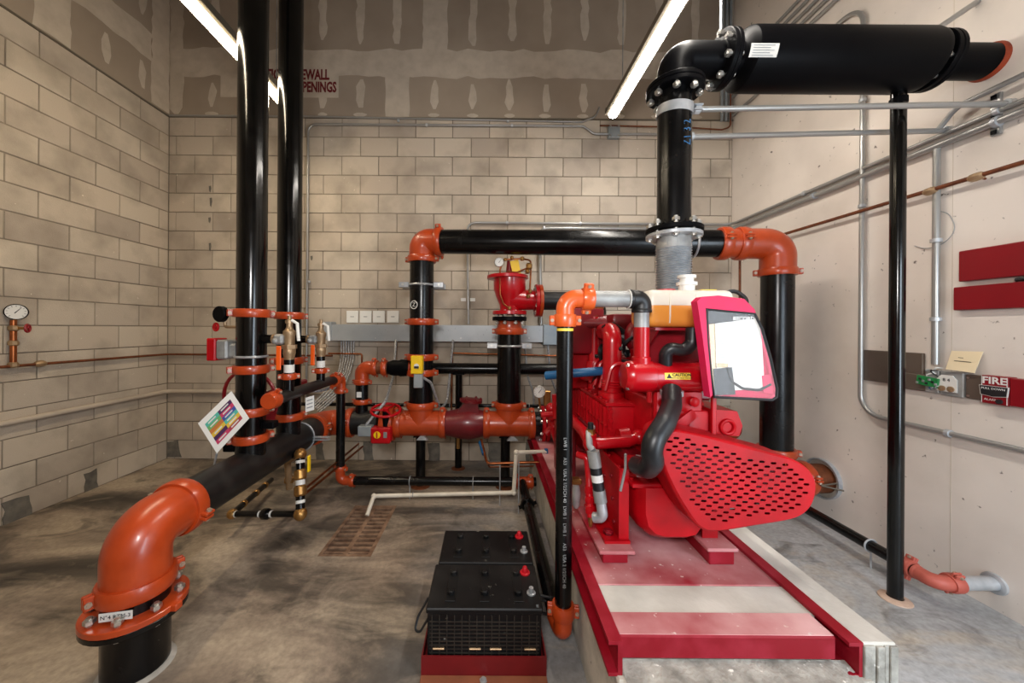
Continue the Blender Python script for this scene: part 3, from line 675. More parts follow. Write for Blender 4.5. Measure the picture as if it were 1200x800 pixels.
mb = MB(); mb.box((-1.07, YR-0.16, HZ-0.025), (0.12, 0.08, 0.09), None, 0.006); mb.build('switch_box', 'grey_box', t)
MB().tube(rounded([(-1.07, YR-0.16, HZ+0.02), at(452, 470, 3.2), at(461, 440, 3.6), at(464, 398, 3.8)], 0.08), 0.0125, 10).build('flexible_conduit', 'flex_conduit', t)
# check valve
t = thing('check_valve', 'dark maroon swing check valve between the two orange tees', 'valve', (-0.21, YR, HZ-0.16))
xm = (X1+X2)/2
mb = MB(); mb.lathe([(R8*1.02, -0.2), (R8*1.05, -0.15), (R8*1.3, -0.02), (R8*1.32, 0.06), (R8*1.12, 0.15), (R8*1.02, 0.2)], (xm, YR, HZ), (1, 0, 0), 32)
mb.prism([(-0.17, 0), (0.12, 0), (0.10, 0.19), (-0.02, 0.205)], (xm+0.02, YR-0.075, HZ+0.0), (1, 0, 0), (0, 0, 1), (0, 0.15, 0)); mb.build('body', 'maroon', t)
u = V((0.95, 0, -0.08)).normalized(); o = MB()
o.lathe([(0.0, 0), (0.105, 0), (0.105, 0.022), (0.05, 0.03), (0.0, 0.032)], (xm+0.055, YR, HZ+0.2), (0.08, 0, 1), 24); cv = o.build('cover', 'maroon', t)
for k in range(6):
    a = 2*math.pi*k/6; bolt(cv, V((xm+0.055+0.09*math.cos(a), YR+0.09*math.sin(a), HZ+0.222)), (0.08, 0, 1), 0.03, 0.007, 'maroon')
MB().cyl((xm-0.06, YR, HZ-R8*1.3-0.09), (xm-0.06, YR, HZ-R8), 0.018, n=14).build('drain_cock', 'brass', t)

# ------------------------------------------------------------------ pump discharge riser, over the top and down at the white wall
ZP = at(494, 283, YR).z
t = thing('discharge_riser', 'black riser with orange elbow crossing over the room below the exhaust', 'pipe', (X1, YR, HZ+0.2))
zz = lambda py: at(494, py, YR).z
pipe(t, (X1, YR, HZ+0.19), (X1, YR, zz(436)), R8); pipe(t, (X1, YR, zz(436)), (X1, YR, zz(424)), R8*1.002)
pipe(t, (X1, YR, zz(424)), (X1, YR, zz(377)), R8*0.999); pipe(t, (X1, YR, zz(377)), (X1, YR, ZP-0.15), R8)
for py in (474, 436, 418, 377): coupling(t, (X1, YR, zz(py)), (0, 0, 1), R8, (1, -0.15, 0))
XQ, YQ, ZQ = 2.30, 2.84, 2.15
C1, C2 = V((X1, YR, ZP)), V((XQ, YQ, ZQ)); dv = (C2-C1).normalized()
elbow(t, (X1, YR, ZP-0.16), C1, C1+dv*0.16, R8*1.07, rad=0.15)
coupling(t, (X1, YR, ZP-0.165), (0, 0, 1), R8, (1, -0.2, 0)); coupling(t, C1+dv*0.165, dv, R8, (0, -0.5, 1))
pipe(t, C1+dv*0.15, C2-dv*0.42, R8, 'pipe_black')
coupling(t, C2-dv*0.40, dv, R8, (0, -1, 0.2), w_=0.075)
pipe(t, C2-dv*0.40, C2-dv*0.2, R8*1.05, 'orange', 'orange_nipple')
coupling(t, C2-dv*0.27, dv, R8, (0, -1, 0.2), w_=0.07)
elbow(t, C2-dv*0.24, C2, (XQ, YQ, ZQ-0.22), R8*1.1, rad=0.2)
coupling(t, (XQ, YQ, ZQ-0.225), (0, 0, 1), R8, (1, -0.45, 0))
ZW = 0.29
pipe(t, (XQ, YQ, ZQ-0.22), (XQ, YQ, ZW+0.2), R8)
MB().torus(C2-dv*0.62, dv, R8+0.004, 0.009, 30, 6).build('hanger_strap', 'galv', t)
elbow(t, (XQ, YQ, ZW+0.21), (XQ, YQ, ZW), (XQ+0.21, YQ, ZW), R8*1.07)
coupling(t, (XQ, YQ, ZW+0.215), (0, 0, 1), R8, (1, -0.45, 0)); coupling(t, (XQ+0.215, YQ, ZW), (1, 0, 0), R8, (0, -1, 0.3))
pipe(t, (XQ+0.2, YQ, ZW), (XR-0.002, YQ, ZW), R8, 'rust_pipe')
MB().lathe([(R8+0.035, 0.0), (R8+0.045, 0.0), (R8+0.045, 0.03), (R8+0.035, 0.03)], (XR, YQ, ZW), (-1, 0, 0), 32, True).build('wall_sleeve', 'galv', t)
MB().lathe([(0.0, 0), (R8+0.036, 0), (R8+0.036, 0.004)], (XR, YQ, ZW), (-1, 0, 0), 32).build('sleeve_grout', 'concrete_pad', t)
for yy in (-0.02, 0.02): MB().tube([(XR-0.17, YQ-R8-0.05, ZW+0.01), (XR-0.02, YQ-R8-0.05+yy, ZW+yy)], 0.006, 8).build('tie_rod', 'steel_trim', t)
# tamper switch on the riser valve
t2 = thing('tamper_switch', 'yellow switch box with grey conduit elbow on the pump discharge riser', 'switch', at(489, 440, YR-R8-0.1))
c = at(489, 427, YR-R8-0.07)
b = MB().box(c, (0.10, 0.07, 0.155), None, 0.004).build('housing', 'yellow', t2)
MB().lathe([(0.022, 0), (0.022, 0.004)], c+V((0, -0.036, -0.01)), (0, -1, 0), 18).build('indicator', 'label_white', b)
MB().box(c+V((0, -0.039, -0.02)), (0.04, 0.004, 0.02)).build('indicator_bar', 'ink', b)
MB().box(c+V((0.012, 0, -0.14)), (0.075, 0.06, 0.12), None, 0.004).build('junction_box', 'grey_box', t2)
MB().tube(rounded([c+V((0.03, 0.0, -0.10)), at(505, 448, YR-0.1), at(516, 480, 3.4), at(524, 470, 3.6), at(531, 398, 3.8)], 0.1), 0.012, 10).build('flexible_conduit', 'flex_conduit', t2)
t3 = thing('stencil_mark', 'white circled mark painted on the pump discharge riser', 'marking', at(485, 362, YR-R8))
MB().torus(at(485, 357, YR-R8-0.001), (-0.4, -1, 0), 0.035, 0.004, 20, 5).build('ring', 'label_white', t3)
text(t3, 'Z', 'label_white', at(485, 357, YR-R8-0.003), (1, -0.35, 0), (0, 0, 1), 0.05)
# strut clamps holding the two risers to the wall
def strut_clamp(x, py, px, label):
    z = at(px, py, YR).z
    t = thing('strut_clamp', label, 'clamp', (x, YR, z-0.02), 'riser clamps')
    MB().torus((x, YR, z), (0, 0, 1), R8+0.003, 0.010, 32, 6).build('ring', 'galv', t)
    mb = MB()
    for sg in (-1, 1):
        mb.span((x+sg*(R8+0.003), YR-0.04, z-0.024), (x+sg*(R8+0.095), YR+0.0, z+0.024), 0.003)
    mb.span((x-R8-0.095, YR+R8+0.003, z-0.024), (x+R8+0.095, YR+R8+0.044, z+0.024), 0.003)
    mb.span((x-0.02, YR+R8+0.04, z-0.02), (x+0.02, YB, z+0.02))
    mb.build('strut', 'galv', t)
    for sg in (-1, 1): bolt(t, (x+sg*(R8+0.055), YR-0.05, z), (0, 1, 0), 0.02, 0.006)
strut_clamp(X1, 334, 494, 'galvanised strut clamp around the pump discharge riser')
strut_clamp(X2, 405, 597, 'galvanised strut clamp below the red relief valve')

# ------------------------------------------------------------------ relief riser and the red relief valve
z2 = lambda py: at(597, py, YR).z
t = thing('relief_riser', 'short black riser under the red relief valve', 'pipe', (X2, YR, HZ+0.2))
pipe(t, (X2, YR, HZ+0.19), (X2, YR, z2(388)), R8)
coupling(t, (X2, YR, z2(474)), (0, 0, 1), R8, (1, -0.15, 0)); coupling(t, (X2, YR, z2(388)), (0, 0, 1), R8, (1, -0.15, 0))
MB().lathe([(R8, 0), (R8*1.06, 0.02), (R8*0.95, 0.06), (R8*0.9, 0.10)], (X2, YR, z2(386)), (0, 0, 1), 32).build('reducer', 'orange', t)
flange(t, (X2, YR, z2(373.5)), (0, 0, 1), 0.158, 0.036, 8, R6, 'matte_black', 'flange', 0.010, 0.10)
t = thing('relief_valve', 'red angle relief valve with brass pilot tubing on top', 'valve', (X2, YR, z2(368)))
flange(t, (X2, YR, z2(366.5)), (0, 0, 1), 0.157, 0.034, 8, R6, 'red_pipe', 'inlet_flange', 0.009, 0.05)
zt, zo = z2(325), z2(352)
mb = MB(); mb.lathe([(R6*1.05, 0), (R6*1.1, 0.06), (R6*1.5, 0.14), (R6*1.75, 0.2), (R6*1.8, zt-z2(365))], (X2-0.0, YR, z2(365)), (0, 0, 1), 32)
mb.tube([(X2, YR, zo+0.02), (X2+0.10, YR, zo+0.01), (X2+0.235, YR, zo)], [R6*1.35, R6*1.2, R6*1.05], 28); mb.build('body', 'red_pipe', t)
flange(t, (X2+0.25, YR, zo), (1, 0, 0), 0.150, 0.032, 8, R6, 'red_pipe', 'outlet_flange', 0.009, 0.05)
flange(t, (X2-0.02, YR, zt), (0, 0, 1), 0.19, 0.03, 10, 0.0, 'red_pipe', 'cover', 0.008, 0.05)
MB().lathe([(0.12, 0), (0.09, 0.02), (0.03, 0.03)], (X2-0.02, YR, zt+0.014), (0, 0, 1), 24).build('cover_dome', 'red_pipe', t)
MB().cyl(at(596, 325, YR-0.04), at(598, 306, YR-0.04), 0.03, n=16).build('pilot_valve', 'red_dark', t)
MB().box(at(604.5, 315, YR-0.1), (0.075, 0.004, 0.155), Matrix.Rotation(-0.2, 3, 'Y')).build('warning_tag', 'yellow', t)
for pts in ([(586, 316), (586, 345), (590, 356), (597, 361)], [(586, 316), (590, 304), (612, 303)], [(612, 303), (622, 305), (622, 318), (621, 340)], [(594, 318), (606, 319), (618, 314)]):
    MB().tube(rounded([at(px, py, YR-0.11) for px, py in pts], 0.03), 0.008, 10).build('pilot_tube', 'copper', t)
for px, py, r in ((612, 303, 0.018), (600, 302, 0.016), (620, 312, 0.028), (621, 341, 0.018), (619, 347, 0.018), (597, 361, 0.017), (592, 304, 0.014), (618, 318, 0.02)):
    MB().lathe([(r*0.7, -r), (r, -r*0.6), (r, r*0.6), (r*0.7, r)], at(px, py, YR-0.115), (0, 0, 1), 10).build('brass_fitting', 'brass', t)
gauge('pilot_gauge', 'little white dial gauge on top of the red relief valve', at(585, 307, YR-0.12), (0, -1, 0), 0.042, 'bolt', 'label_white')
t = thing('relief_outlet', 'black outlet pipe leaving the red relief valve toward the engine', 'pipe', (0.6, YR, zo-R6))
pipe(t, (X2+0.26, YR, zo), (0.80, YR, zo), R6, 'pipe_dusty')
flange(t, (X2+0.283, YR, zo), (1, 0, 0), 0.15, 0.03, 8, R6, 'orange', 'flange', 0.001, 0.03)
elbow(t, (0.78, YR, zo), (1.0, YR, zo), (1.0, YR, zo-0.22), R6*1.05, 'pipe_black'); pipe(t, (1.0, YR, zo-0.2), (1.0, YR, 0.4), R6, 'pipe_black')

# ------------------------------------------------------------------ bypass around the pump
t = thing('bypass_pipe', 'orange-fitted bypass pipe rising from the manifold into the discharge riser', 'pipe', (-1.17, YR, HZ+0.1))
xb = at(424, 470, YR).x; zb = at(470, 431, YR).z
pipe(t, (xb, YR, HZ+0.09), (xb, YR, zb-0.13), R4)
coupling(t, (xb, YR, zb-0.13), (0, 0, 1), R4, (1, -0.2, 0)); coupling(t, (xb, YR, at(424, 470, YR).z), (0, 0, 1), R4, (1, -0.2, 0))
elbow(t, (xb, YR, zb-0.12), (xb, YR, zb), (xb+0.12, YR, zb), R4*1.1)
coupling(t, (xb+0.12, YR, zb), (1, 0, 0), R4, (0, -0.4, 1)); coupling(t, (xb+0.21, YR, zb), (1, 0, 0), R4, (0, -0.4, 1))
pipe(t, (xb+0.1, YR, zb), (xb+0.26, YR, zb), R4, 'rust_pipe')
MB().lathe([(R4*1.0, 0), (R4*1.3, 0.05), (R4*1.25, 0.10), (R4*1.4, 0.12), (R4*1.3, 0.2)], (xb+0.24, YR, zb), (1, 0, 0), 24).build('check_body', 'matte_black', t)
pipe(t, (xb+0.4, YR, zb), (X1-0.09, YR, zb), R4*1.2, 'orange', 'branch_outlet')
MB().box((xb-0.005, YR-R4-0.001, at(424, 461, YR).z), (0.045, 0.002, 0.05)).build('pipe_label', 'label_white', t)
zr = at(580, 432, 3.7).z
t = thing('test_line', 'long black test pipe running level along the block wall behind the risers', 'pipe', (0.2, 3.7, zr-R4))
pipe(t, (X1+0.05, 3.7, zr), (1.35, 3.7, zr), R4, 'pipe_black')
elbow(t, (X1+0.05, 3.7, zr), (X1-0.06, 3.7, zr), (X1-0.06, 3.58, zr), R4*1.05, 'pipe_black')
for x in (0.95,): coupling(t, (x, 3.7, zr), (1, 0, 0), R4, (0, -0.4, 1))
zs = at(580, 476, 3.78).z
t = thing('sensing_line', 'thin black pipe on the block wall low behind the manifold', 'pipe', (-0.3, 3.8, zs))
MB().tube([at(330, 473, 3.8), at(660, 476, 3.8)], 0.019, 14).build('pipe_section', 'pipe_black', t)
for px in (441, 527, 620): MB().torus(at(px, 474.8, 3.8), (1, 0, 0), 0.021, 0.004, 18, 6).build('pipe_strap', 'galv', t)

# pipe stands under the manifold and the test line
def stand(x, y, ztop, label, r=0.044):
    t = thing('pipe_stand', label, 'pipe stand', (x, y, 0), 'pipe stands')
    pipe(t, (x, y, 0), (x, y, ztop), r, 'pipe_black', 'post'); escutcheon(t, (x, y, 0), r)
    MB().box((x, y, ztop), (0.12, 0.10, 0.012), None, 0.003).build('saddle', 'pipe_black', t)
stand(X1, YR+0.0, HZ-R8*1.06, 'black pipe stand under the tee of the discharge riser')
stand(X2-0.03, YR, HZ-R8*1.06, 'black pipe stand under the tee of the relief riser')
stand(at(537, 548, 3.72).x, 3.72, zr-R4, 'black pipe stand under the test pipe behind the maroon valve', 0.036)

# ------------------------------------------------------------------ white drain pipe and copper line
yd = 2.82
t = thing('drain_pipe', 'white plastic drain pipe ending over the rusty floor grate', 'pipe', (-0.9, yd, 0))
pts = [at(430, 604, 2.72), at(438, 581, yd), at(602, 577, yd), at(605, 530, yd), at(640, 529, yd+0.1)]
MB().tube(rounded(pts, 0.03), 0.016, 14).build('pipe_section', 'pvc', t)
for q in (pts[1], pts[2], pts[3]): MB().ball(q, 0.021).build('elbow', 'pvc', t)
for px in (484,): MB().torus(at(px, 579.5, yd), (1, 0, 0), 0.017, 0.004, 16, 6).build('pipe_clip', 'galv_dull', t)
c0 = at(608, 540, yd); MB().cyl(V((c0.x, yd, 0)), c0, 0.005, n=8).build('support_rod', 'galv', t)
c0 = at(640, 529, yd+0.1); MB().box(c0, (0.03, 0.03, 0.05), None, 0.004).build('ball_valve', 'blue_hose', t)
t = thing('copper_tube', 'copper tube with blue valve hung under the maroon check valve', 'pipe', at(570, 545, 3.0))
MB().tube(rounded([at(564, 515, 3.2), at(568, 532, 3.05), at(571, 543, 2.95), at(645, 541, 2.95)], 0.04), 0.011, 12).build('tube', 'copper', t)
MB().tube(rounded([at(571, 543, 2.95), at(574, 547, 3.0), at(625, 546, 3.1)], 0.02), 0.007, 12).build('return_tube', 'rust_pipe', t)
MB().tube([at(563, 518, 3.2), at(567, 532, 3.06)], [0.02, 0.016], 12).build('valve', 'blue_hose', t)
c0 = at(586, 542, 2.95); MB().cyl(V((c0.x, 2.95, 0)), c0, 0.0055, n=8).build('support_rod', 'galv', t)
t4 = MB().lathe([(0.0, 0.003), (0.06, 0.0025), (0.11, 0.0)], (c0.x, 2.95-0.35, 0.0005), (0, 0, 1), 18)
MB().tube([at(646, 538, 2.9), at(645, 558, 2.9)], 0.009, 8).build('valve_lever', 'yellow', t)

# ------------------------------------------------------------------ floor drain grate
t = thing('floor_drain', 'rusty slotted floor drain grate set in the concrete', 'drain', ((GX0+GX1)/2, (GY0+GY1)/2, -0.012))
mb = MB(); mb.span((GX0, GY0, -0.11), (GX1, GY1, -0.10))
for (a, b) in (((GX0, GY0, -0.11), (GX0+0.01, GY1, -0.03)), ((GX1-0.01, GY0, -0.11), (GX1, GY1, -0.03)), ((GX0, GY0, -0.11), (GX1, GY0+0.01, -0.03)), ((GX0, GY1-0.01, -0.11), (GX1, GY1, -0.03))): mb.span(a, b)
mb.build('pit', 'grate_pit', t, smooth=0)
mb = MB(); mb.span((GX0, GY0, -0.03), (GX0+0.025, GY1, 0.002)); mb.span((GX1-0.025, GY0, -0.03), (GX1, GY1, 0.002)); mb.span((GX0+0.025, GY0, -0.03), (GX1-0.025, GY0+0.02, 0.002)); mb.span((GX0+0.025, GY1-0.02, -0.03), (GX1-0.025, GY1, 0.002)); mb.span(((GX0+GX1)/2-0.015, GY0, -0.03), ((GX0+GX1)/2+0.015, GY1, 0.0)); mb.build('frame', 'grate_rust', t, smooth=0)
bar = MB().box((0, 0, 0), (GX1-GX0-0.05, 0.022, 0.02), None, 0.003).mesh('bar', M['grate_rust'], smooth=0)
for k in range(12): share('bar', bar, ((GX0+GX1)/2, GY0+0.048+k*0.0515, -0.011), t)
# ------------------------------------------------------------------ engine exhaust
EX, EY = 0.995, 1.92
MZ = 2.915
ze = lambda py: at(788, py, EY).z
t = thing('exhaust_pipe', 'black upright exhaust pipe with flanged elbow into the silencer', 'pipe', (EX, EY, ze(268)))
pipe(t, (EX, EY, ze(266)), (EX, EY, ze(104)), R6, 'pipe_black')
flange(t, (EX, EY, ze(268)-0.012), (0, 0, 1), 0.142, 0.024, 8, R6, 'matte_black', 'base_flange', 0.010, 0.10)
zf = ze(106)
flange(t, (EX, EY, zf-0.012), (0, 0, 1), 0.142, 0.022, 8, R6, 'matte_black', 'elbow_flange', 0.010, 0.085)
flange(t, (EX, EY, zf+0.013), (0, 0, 1), 0.142, 0.022, 8, R6, 'matte_black', 'mating_flange', 0.002, 0.03)
elbow(t, (EX, EY, zf+0.02), (EX, EY, MZ), (EX+0.24, EY, MZ), R6*1.02, 'matte_black', rad=min(0.22, MZ-zf-0.03))
MB().lathe([(R6, -0.024), (R6+0.006, -0.024), (R6+0.006, 0.024), (R6, 0.024)], (EX, EY, ze(131)), (0.05, -0.12, 1), 36, True).build('pipe_clamp', 'galv', t)
for dz in (-0.012, 0.012): MB().box((EX+R6+0.03, EY-0.01, ze(128)+dz), (0.05, 0.045, 0.008), None, 0.002).build('clamp_ear', 'galv', t)
text(t, 'Z1 3 2', 'blue_hose', (EX+0.022, EY-R6-0.002, ze(165)), (0, 0, 1), (-1, 0.25, 0), 0.05)
xf = at(852, 65, EY).x-0.035
flange(t, (xf, EY, MZ), (1, 0, 0), 0.142, 0.024, 8, R6, 'matte_black', 'silencer_flange', 0.010, 0.09)
MB().tube([(xf+0.0, EY, MZ+0.14), (xf+0.0, EY, ZC)], 0.006, 8).build('hanger_rod', 'galv', t)
t = thing('exhaust_silencer', 'big matte black exhaust silencer drum with white label', 'silencer', (1.85, EY, MZ-0.15))
xa, xb_ = xf+0.03, at(1082, 66, EY).x
RM = 0.152
MB().lathe([(R6, -0.005), (R6, 0.055), (RM*0.88, 0.066), (RM*0.98, 0.08), (RM, 0.10), (RM, xb_-xa-0.05), (RM*0.96, xb_-xa-0.02), (RM*0.8, xb_-xa-0.003), (R6, xb_-xa), (R6, xb_-xa+0.04)], (xa, EY, MZ), (1, 0, 0), 48).build('drum', 'matte_black', t)
flange(t, (xa-0.008, EY, MZ), (1, 0, 0), 0.142, 0.022, 8, R6, 'matte_black', 'inlet_flange', 0.002, 0.03)
flange(t, (xb_+0.025, EY, MZ), (1, 0, 0), 0.142, 0.024, 8, R6, 'matte_black', 'outlet_flange', 0.010, 0.1)
flange(t, (xb_+0.052, EY, MZ), (1, 0, 0), 0.142, 0.024, 8, R6, 'matte_black', 'tail_flange', 0.002, 0.03)
pipe(t, (xb_+0.03, EY, MZ), (XR-0.001, EY, MZ), R6, 'matte_black', 'tail_pipe')
MB().lathe([(R6*0.98, 0), (R6*1.09, 0), (R6*1.07, 0.012), (R6*1.02, 0.025), (R6*0.98, 0.025)], (XR, EY, MZ), (-1, 0, 0), 36, True).build('firestop_collar', 'firestop', t)
# label bent around the drum
lx0, lx1 = at(881, 56, EY-RM).x, at(914, 56, EY-RM).x
vs = []; n = 8
for k in range(n+1):
    a = math.radians(190+(212-190)*k/n); vs += [V((x, EY+(RM+0.001)*math.cos(a), MZ+(RM+0.001)*math.sin(a))) for x in (lx0, lx1)]
lb = MB(); lb.add(vs, [(2*k, 2*k+1, 2*k+3, 2*k+2) for k in range(n)]); lab = lb.build('data_label', 'label_white', t)
for k in range(5):
    a = math.radians(193+k*4); y, z = EY+(RM+0.0018)*math.cos(a), MZ+(RM+0.0018)*math.sin(a)
    MB().span((lx0+0.012, y-0.0006, z-0.0012), (lx1-0.02-0.02*(k % 2), y+0.0006, z+0.0012)).build('print_line', 'grey_box', lab)
# flexible bellows
t = thing('exhaust_bellows', 'corrugated grey steel bellows between engine and exhaust pipe', 'bellows', (EX, EY, 1.55))
zb0, zb1 = ze(292), ze(345)
flange(t, (EX, EY, ze(275)-0.008), (0, 0, 1), 0.138, 0.02, 8, R6, 'galv', 'flange', 0.003, 0.03)
MB().lathe([(R6*1.05, 0), (R6*0.98, ze(275)-zb0)], (EX, EY, zb0), (0, 0, 1), 32).build('neck', 'galv_dull', t)
prof = []
n = 18
for k in range(n*4+1):
    prof.append((R6*0.98+0.007*math.cos(2*math.pi*k/4), zb1+(zb0-zb1)*k/(n*4)-zb1))
MB().lathe(prof, (EX, EY, zb1), (0, 0, 1), 36).build('bellows', 'galv', t, smooth=60)
# floor post carrying the silencer
px_ = at(1052, 400, 1.95)
t = thing('support_post', 'tall black pipe post from the floor up to the silencer', 'post', (2.235, 1.95, 0))
xp, yp = 2.235, 1.95
pipe(t, (xp, yp, 0), (xp, yp, MZ-0.147), 0.032, 'pipe_gloss', 'post', 24); escutcheon(t, (xp, yp, 0), 0.034, 'ring_tan')
MB().lathe([(0.033, 0), (0.037, 0), (0.037, 0.03), (0.033, 0.03)], (xp, yp, MZ-0.21), (0, 0, 1), 24, True).build('collar', 'matte_black', t)
# brace rods
def brace(name, label, a, b, r, mat='conduit'):
    t = thing(name, label, 'brace', a, 'exhaust braces')
    MB().tube([a, b], r, 14).build('rod', mat, t)
    a, b = V(a), V(b); d = (b-a).normalized()
    MB().lathe([(r*1.0, 0), (r*1.7, 0.002), (r*1.7, 0.03), (r*1.0, 0.032)], a, d, 12).build('end_fitting', 'galv', t)
    MB().lathe([(r*1.0, 0), (r*1.7, 0.002), (r*1.7, 0.03), (r*1.0, 0.032)], b, -d, 12).build('end_fitting', 'galv', t)
zz1 = ze(127); brace('brace_rod', 'galvanised brace rod from the exhaust clamp just below the silencer', (EX+R6+0.02, EY, zz1-0.005), (XR-0.002, 1.83, zz1-0.02), 0.0145)
zz2 = at(810, 156, 2.0).z; brace('brace_rod', 'galvanised brace rod second below the silencer', (EX+R6, EY+0.03, at(810, 157, EY).z), (XR-0.002, 2.08, at(1110, 153, 2.08).z), 0.0145)
a = at(1086, 42, EY); t = thing('brace_rod', 'galvanised brace rod slanting up from the silencer outlet flange', 'brace', a, 'exhaust braces')
MB().tube([a, V((XR-0.002, 1.96, 3.28))], 0.0145, 14).build('rod', 'conduit', t)
MB().box(at(1088, 48, EY-0.10), (0.16, 0.02, 0.03), Matrix.Rotation(-0.55, 3, 'Y'), 0.003).build('bracket', 'galv_dull', t)
# ------------------------------------------------------------------ concrete pad with the steel base frame
PT = 0.46
PX0, PX1, PY0, PY1 = 0.40, 1.325, 1.15, 3.55
pad = thing('equipment_pad', 'pale concrete housekeeping pad carrying the red engine', 'pad', ((PX0+PX1)/2, 2.3, 0))
MB().span((PX0+0.02, PY0-0.02, 0), (1.24, PY1, 0.35), 0.006).build('plinth', 'concrete_pad', pad)
MB().span((1.215, PY0, 0), (PX1, PY1, PT), 0.005).build('side_kerb', 'grout', pad)
for x0_, x1_, d_ in ((1.217, 1.252, 0.006), (1.255, 1.279, 0.009), (1.282, 1.296, 0.005), (1.298, 1.323, 0.008)): MB().span((x0_, PY0-d_, 0.02), (x1_, PY0+0.004, PT-0.004-d_*0.4), 0.002).build('broken_face', 'ledge', pad)
mb = MB()
random.seed(3)
nx, ny = 90, 10; vs = []
for j in range(ny+1):
    for i in range(nx+1):
        f_ = j/ny; e_ = 0.0015*math.sin(i*0.9+j)+random.uniform(-0.0015, 0.0015)
        vs.append(V((0.445+i*0.0084, PY0-0.075+f_*0.12+(random.uniform(-0.012, 0.012) if j == 0 else 0), 0.345+f_*0.018+(e_ if 0 < j < ny else (-0.05 if j == 0 else 0)))))
mb.add(vs, [(j*(nx+1)+i, j*(nx+1)+i+1, (j+1)*(nx+1)+i+1, (j+1)*(nx+1)+i) for j in range(ny) for i in range(nx)])
mb.span((0.445, PY0-0.07, 0.0), (1.2, PY0-0.01, 0.33))
mb.build('rough_ledge', 'ledge', pad, smooth=60)
base = thing('base_frame', 'red steel base frame of channel rails around a dusty deck', 'frame', (0.8, PY0, 0.347))
def channel(x, side, name):
    prof = [(0, 0), (0.05, 0), (0.05, 0.012), (0.010, 0.014), (0.010, 0.099), (0.05, 0.101), (0.05, 0.113), (0, 0.113)]
    if side < 0: prof = [(-a, b) for a, b in prof]
    MB().prism(prof, (x, PY0, 0.347), (1, 0, 0), (0, 0, 1), (0, PY1-PY0, 0)).build(name, 'red_rail', base)
mb = MB(); mb.prism([(0, 0.101), (0.045, 0.101), (0.045, 0.113), (0, 0.113)], (PX0-0.004, PY0, 0.347), (1, 0, 0), (0, 0, 1), (0, PY1-PY0, 0)); mb.prism([(0.03, 0), (0.045, 0), (0.045, 0.101), (0.03, 0.101)], (PX0-0.004, PY0, 0.347), (1, 0, 0), (0, 0, 1), (0, PY1-PY0, 0)); mb.prism([(0.0, 0), (0.03, 0), (0.03, 0.012), (0.0, 0.012)], (PX0-0.004, PY0, 0.347), (1, 0, 0), (0, 0, 1), (0, PY1-PY0, 0)); mb.build('rail', 'red_rail', base)
mb = MB(); mb.prism([(0, 0.101), (0.045, 0.101), (0.045, 0.113), (0, 0.113)], (1.172, PY0, 0.347), (1, 0, 0), (0, 0, 1), (0, PY1-PY0, 0)); mb.prism([(0.032, 0), (0.043, 0), (0.043, 0.101), (0.032, 0.101)], (1.172, PY0, 0.347), (1, 0, 0), (0, 0, 1), (0, PY1-PY0, 0)); mb.prism([(0.0, 0), (0.032, 0), (0.032, 0.010), (0.0, 0.010)], (1.172, PY0, 0.347), (1, 0, 0), (0, 0, 1), (0, PY1-PY0, 0)); mb.build('rail', 'red_rail', base)
X_a, X_b = 0.442, 1.165
MB().span((X_a, PY0+0.035, 0.37), (X_b, PY0+0.135, 0.448), 0.005).build('crossmember', 'red_rail', base)
MB().span((X_a+0.004, PY0+0.040, 0.447), (X_b-0.004, PY0+0.133, 0.4495), 0.001).build('crossmember_plate', 'red_dusty', base)
MB().span((X_a, PY0+0.135, 0.37), (X_b+0.02, PY0+0.275, 0.444), 0.003).build('grout_strip', 'grout', base, label='white grout strip across the deck')
MB().span((X_a, PY0+0.275, 0.36), (X_b+0.01, PY1-0.05, 0.446), 0.003).build('deck_plate', 'red_dusty', base)

# ------------------------------------------------------------------ diesel engine
eng = thing('diesel_engine', 'bright red diesel fire pump engine with perforated belt guard', 'engine', (0.85, 2.0, PT))
def part(mb, name, mat='red', parent=None, **k): return mb.build(name, mat, parent or eng, **k)
# feet and support brackets
part(MB().span((0.505, 1.55, 0.447), (0.615, 1.90, 0.487), 0.004), 'mounting_foot', 'red_rail')
part(MB().span((0.49, 1.545, 0.487), (0.645, 1.94, 0.502), 0.003), 'foot_plate', 'red_dusty')
mb = MB(); mb.span((0.600, 1.62, 0.502), (0.608, 1.94, 0.83)); mb.span((0.608, 1.62, 0.502), (0.645, 1.63, 0.83)); mb.span((0.608, 1.925, 0.502), (0.645, 1.94, 0.83)); mb.span((0.53, 1.60, 0.502), (0.645, 1.94, 0.514)); part(mb, 'support_leg', 'red', smooth=0)
for y, z in ((1.68, 0.56), (1.70, 0.66), (1.80, 0.62), (1.82, 0.72), (1.72, 0.76), (1.87, 0.56)): part(MB().lathe([(0.010, 0), (0.010, 0.006), (0.006, 0.008)], (0.600, y, z), (-1, 0, 0), 12), 'plug', 'red_dark')
bolt(eng, (0.565, 1.66, 0.52), (0, 0, 1), 0.03, 0.012, 'red_dark')
part(MB().span((0.965, 1.545, 0.447), (1.075, 1.85, 0.505), 0.004), 'mounting_foot', 'red_rail')
part(MB().span((0.955, 1.54, 0.505), (1.09, 1.85, 0.52), 0.003), 'foot_plate', 'red_dusty')
mb = MB(); mb.span((1.04, 1.62, 0.52), (1.05, 1.92, 0.80)); mb.span((0.98, 1.62, 0.52), (1.04, 1.63, 0.80)); part(mb, 'support_leg', 'red', smooth=0)
for x in (0.55, 1.03): part(MB().span((x-0.06, 2.45, 0.447), (x+0.06, 2.62, 0.80), 0.006), 'support_leg', 'red_dark')
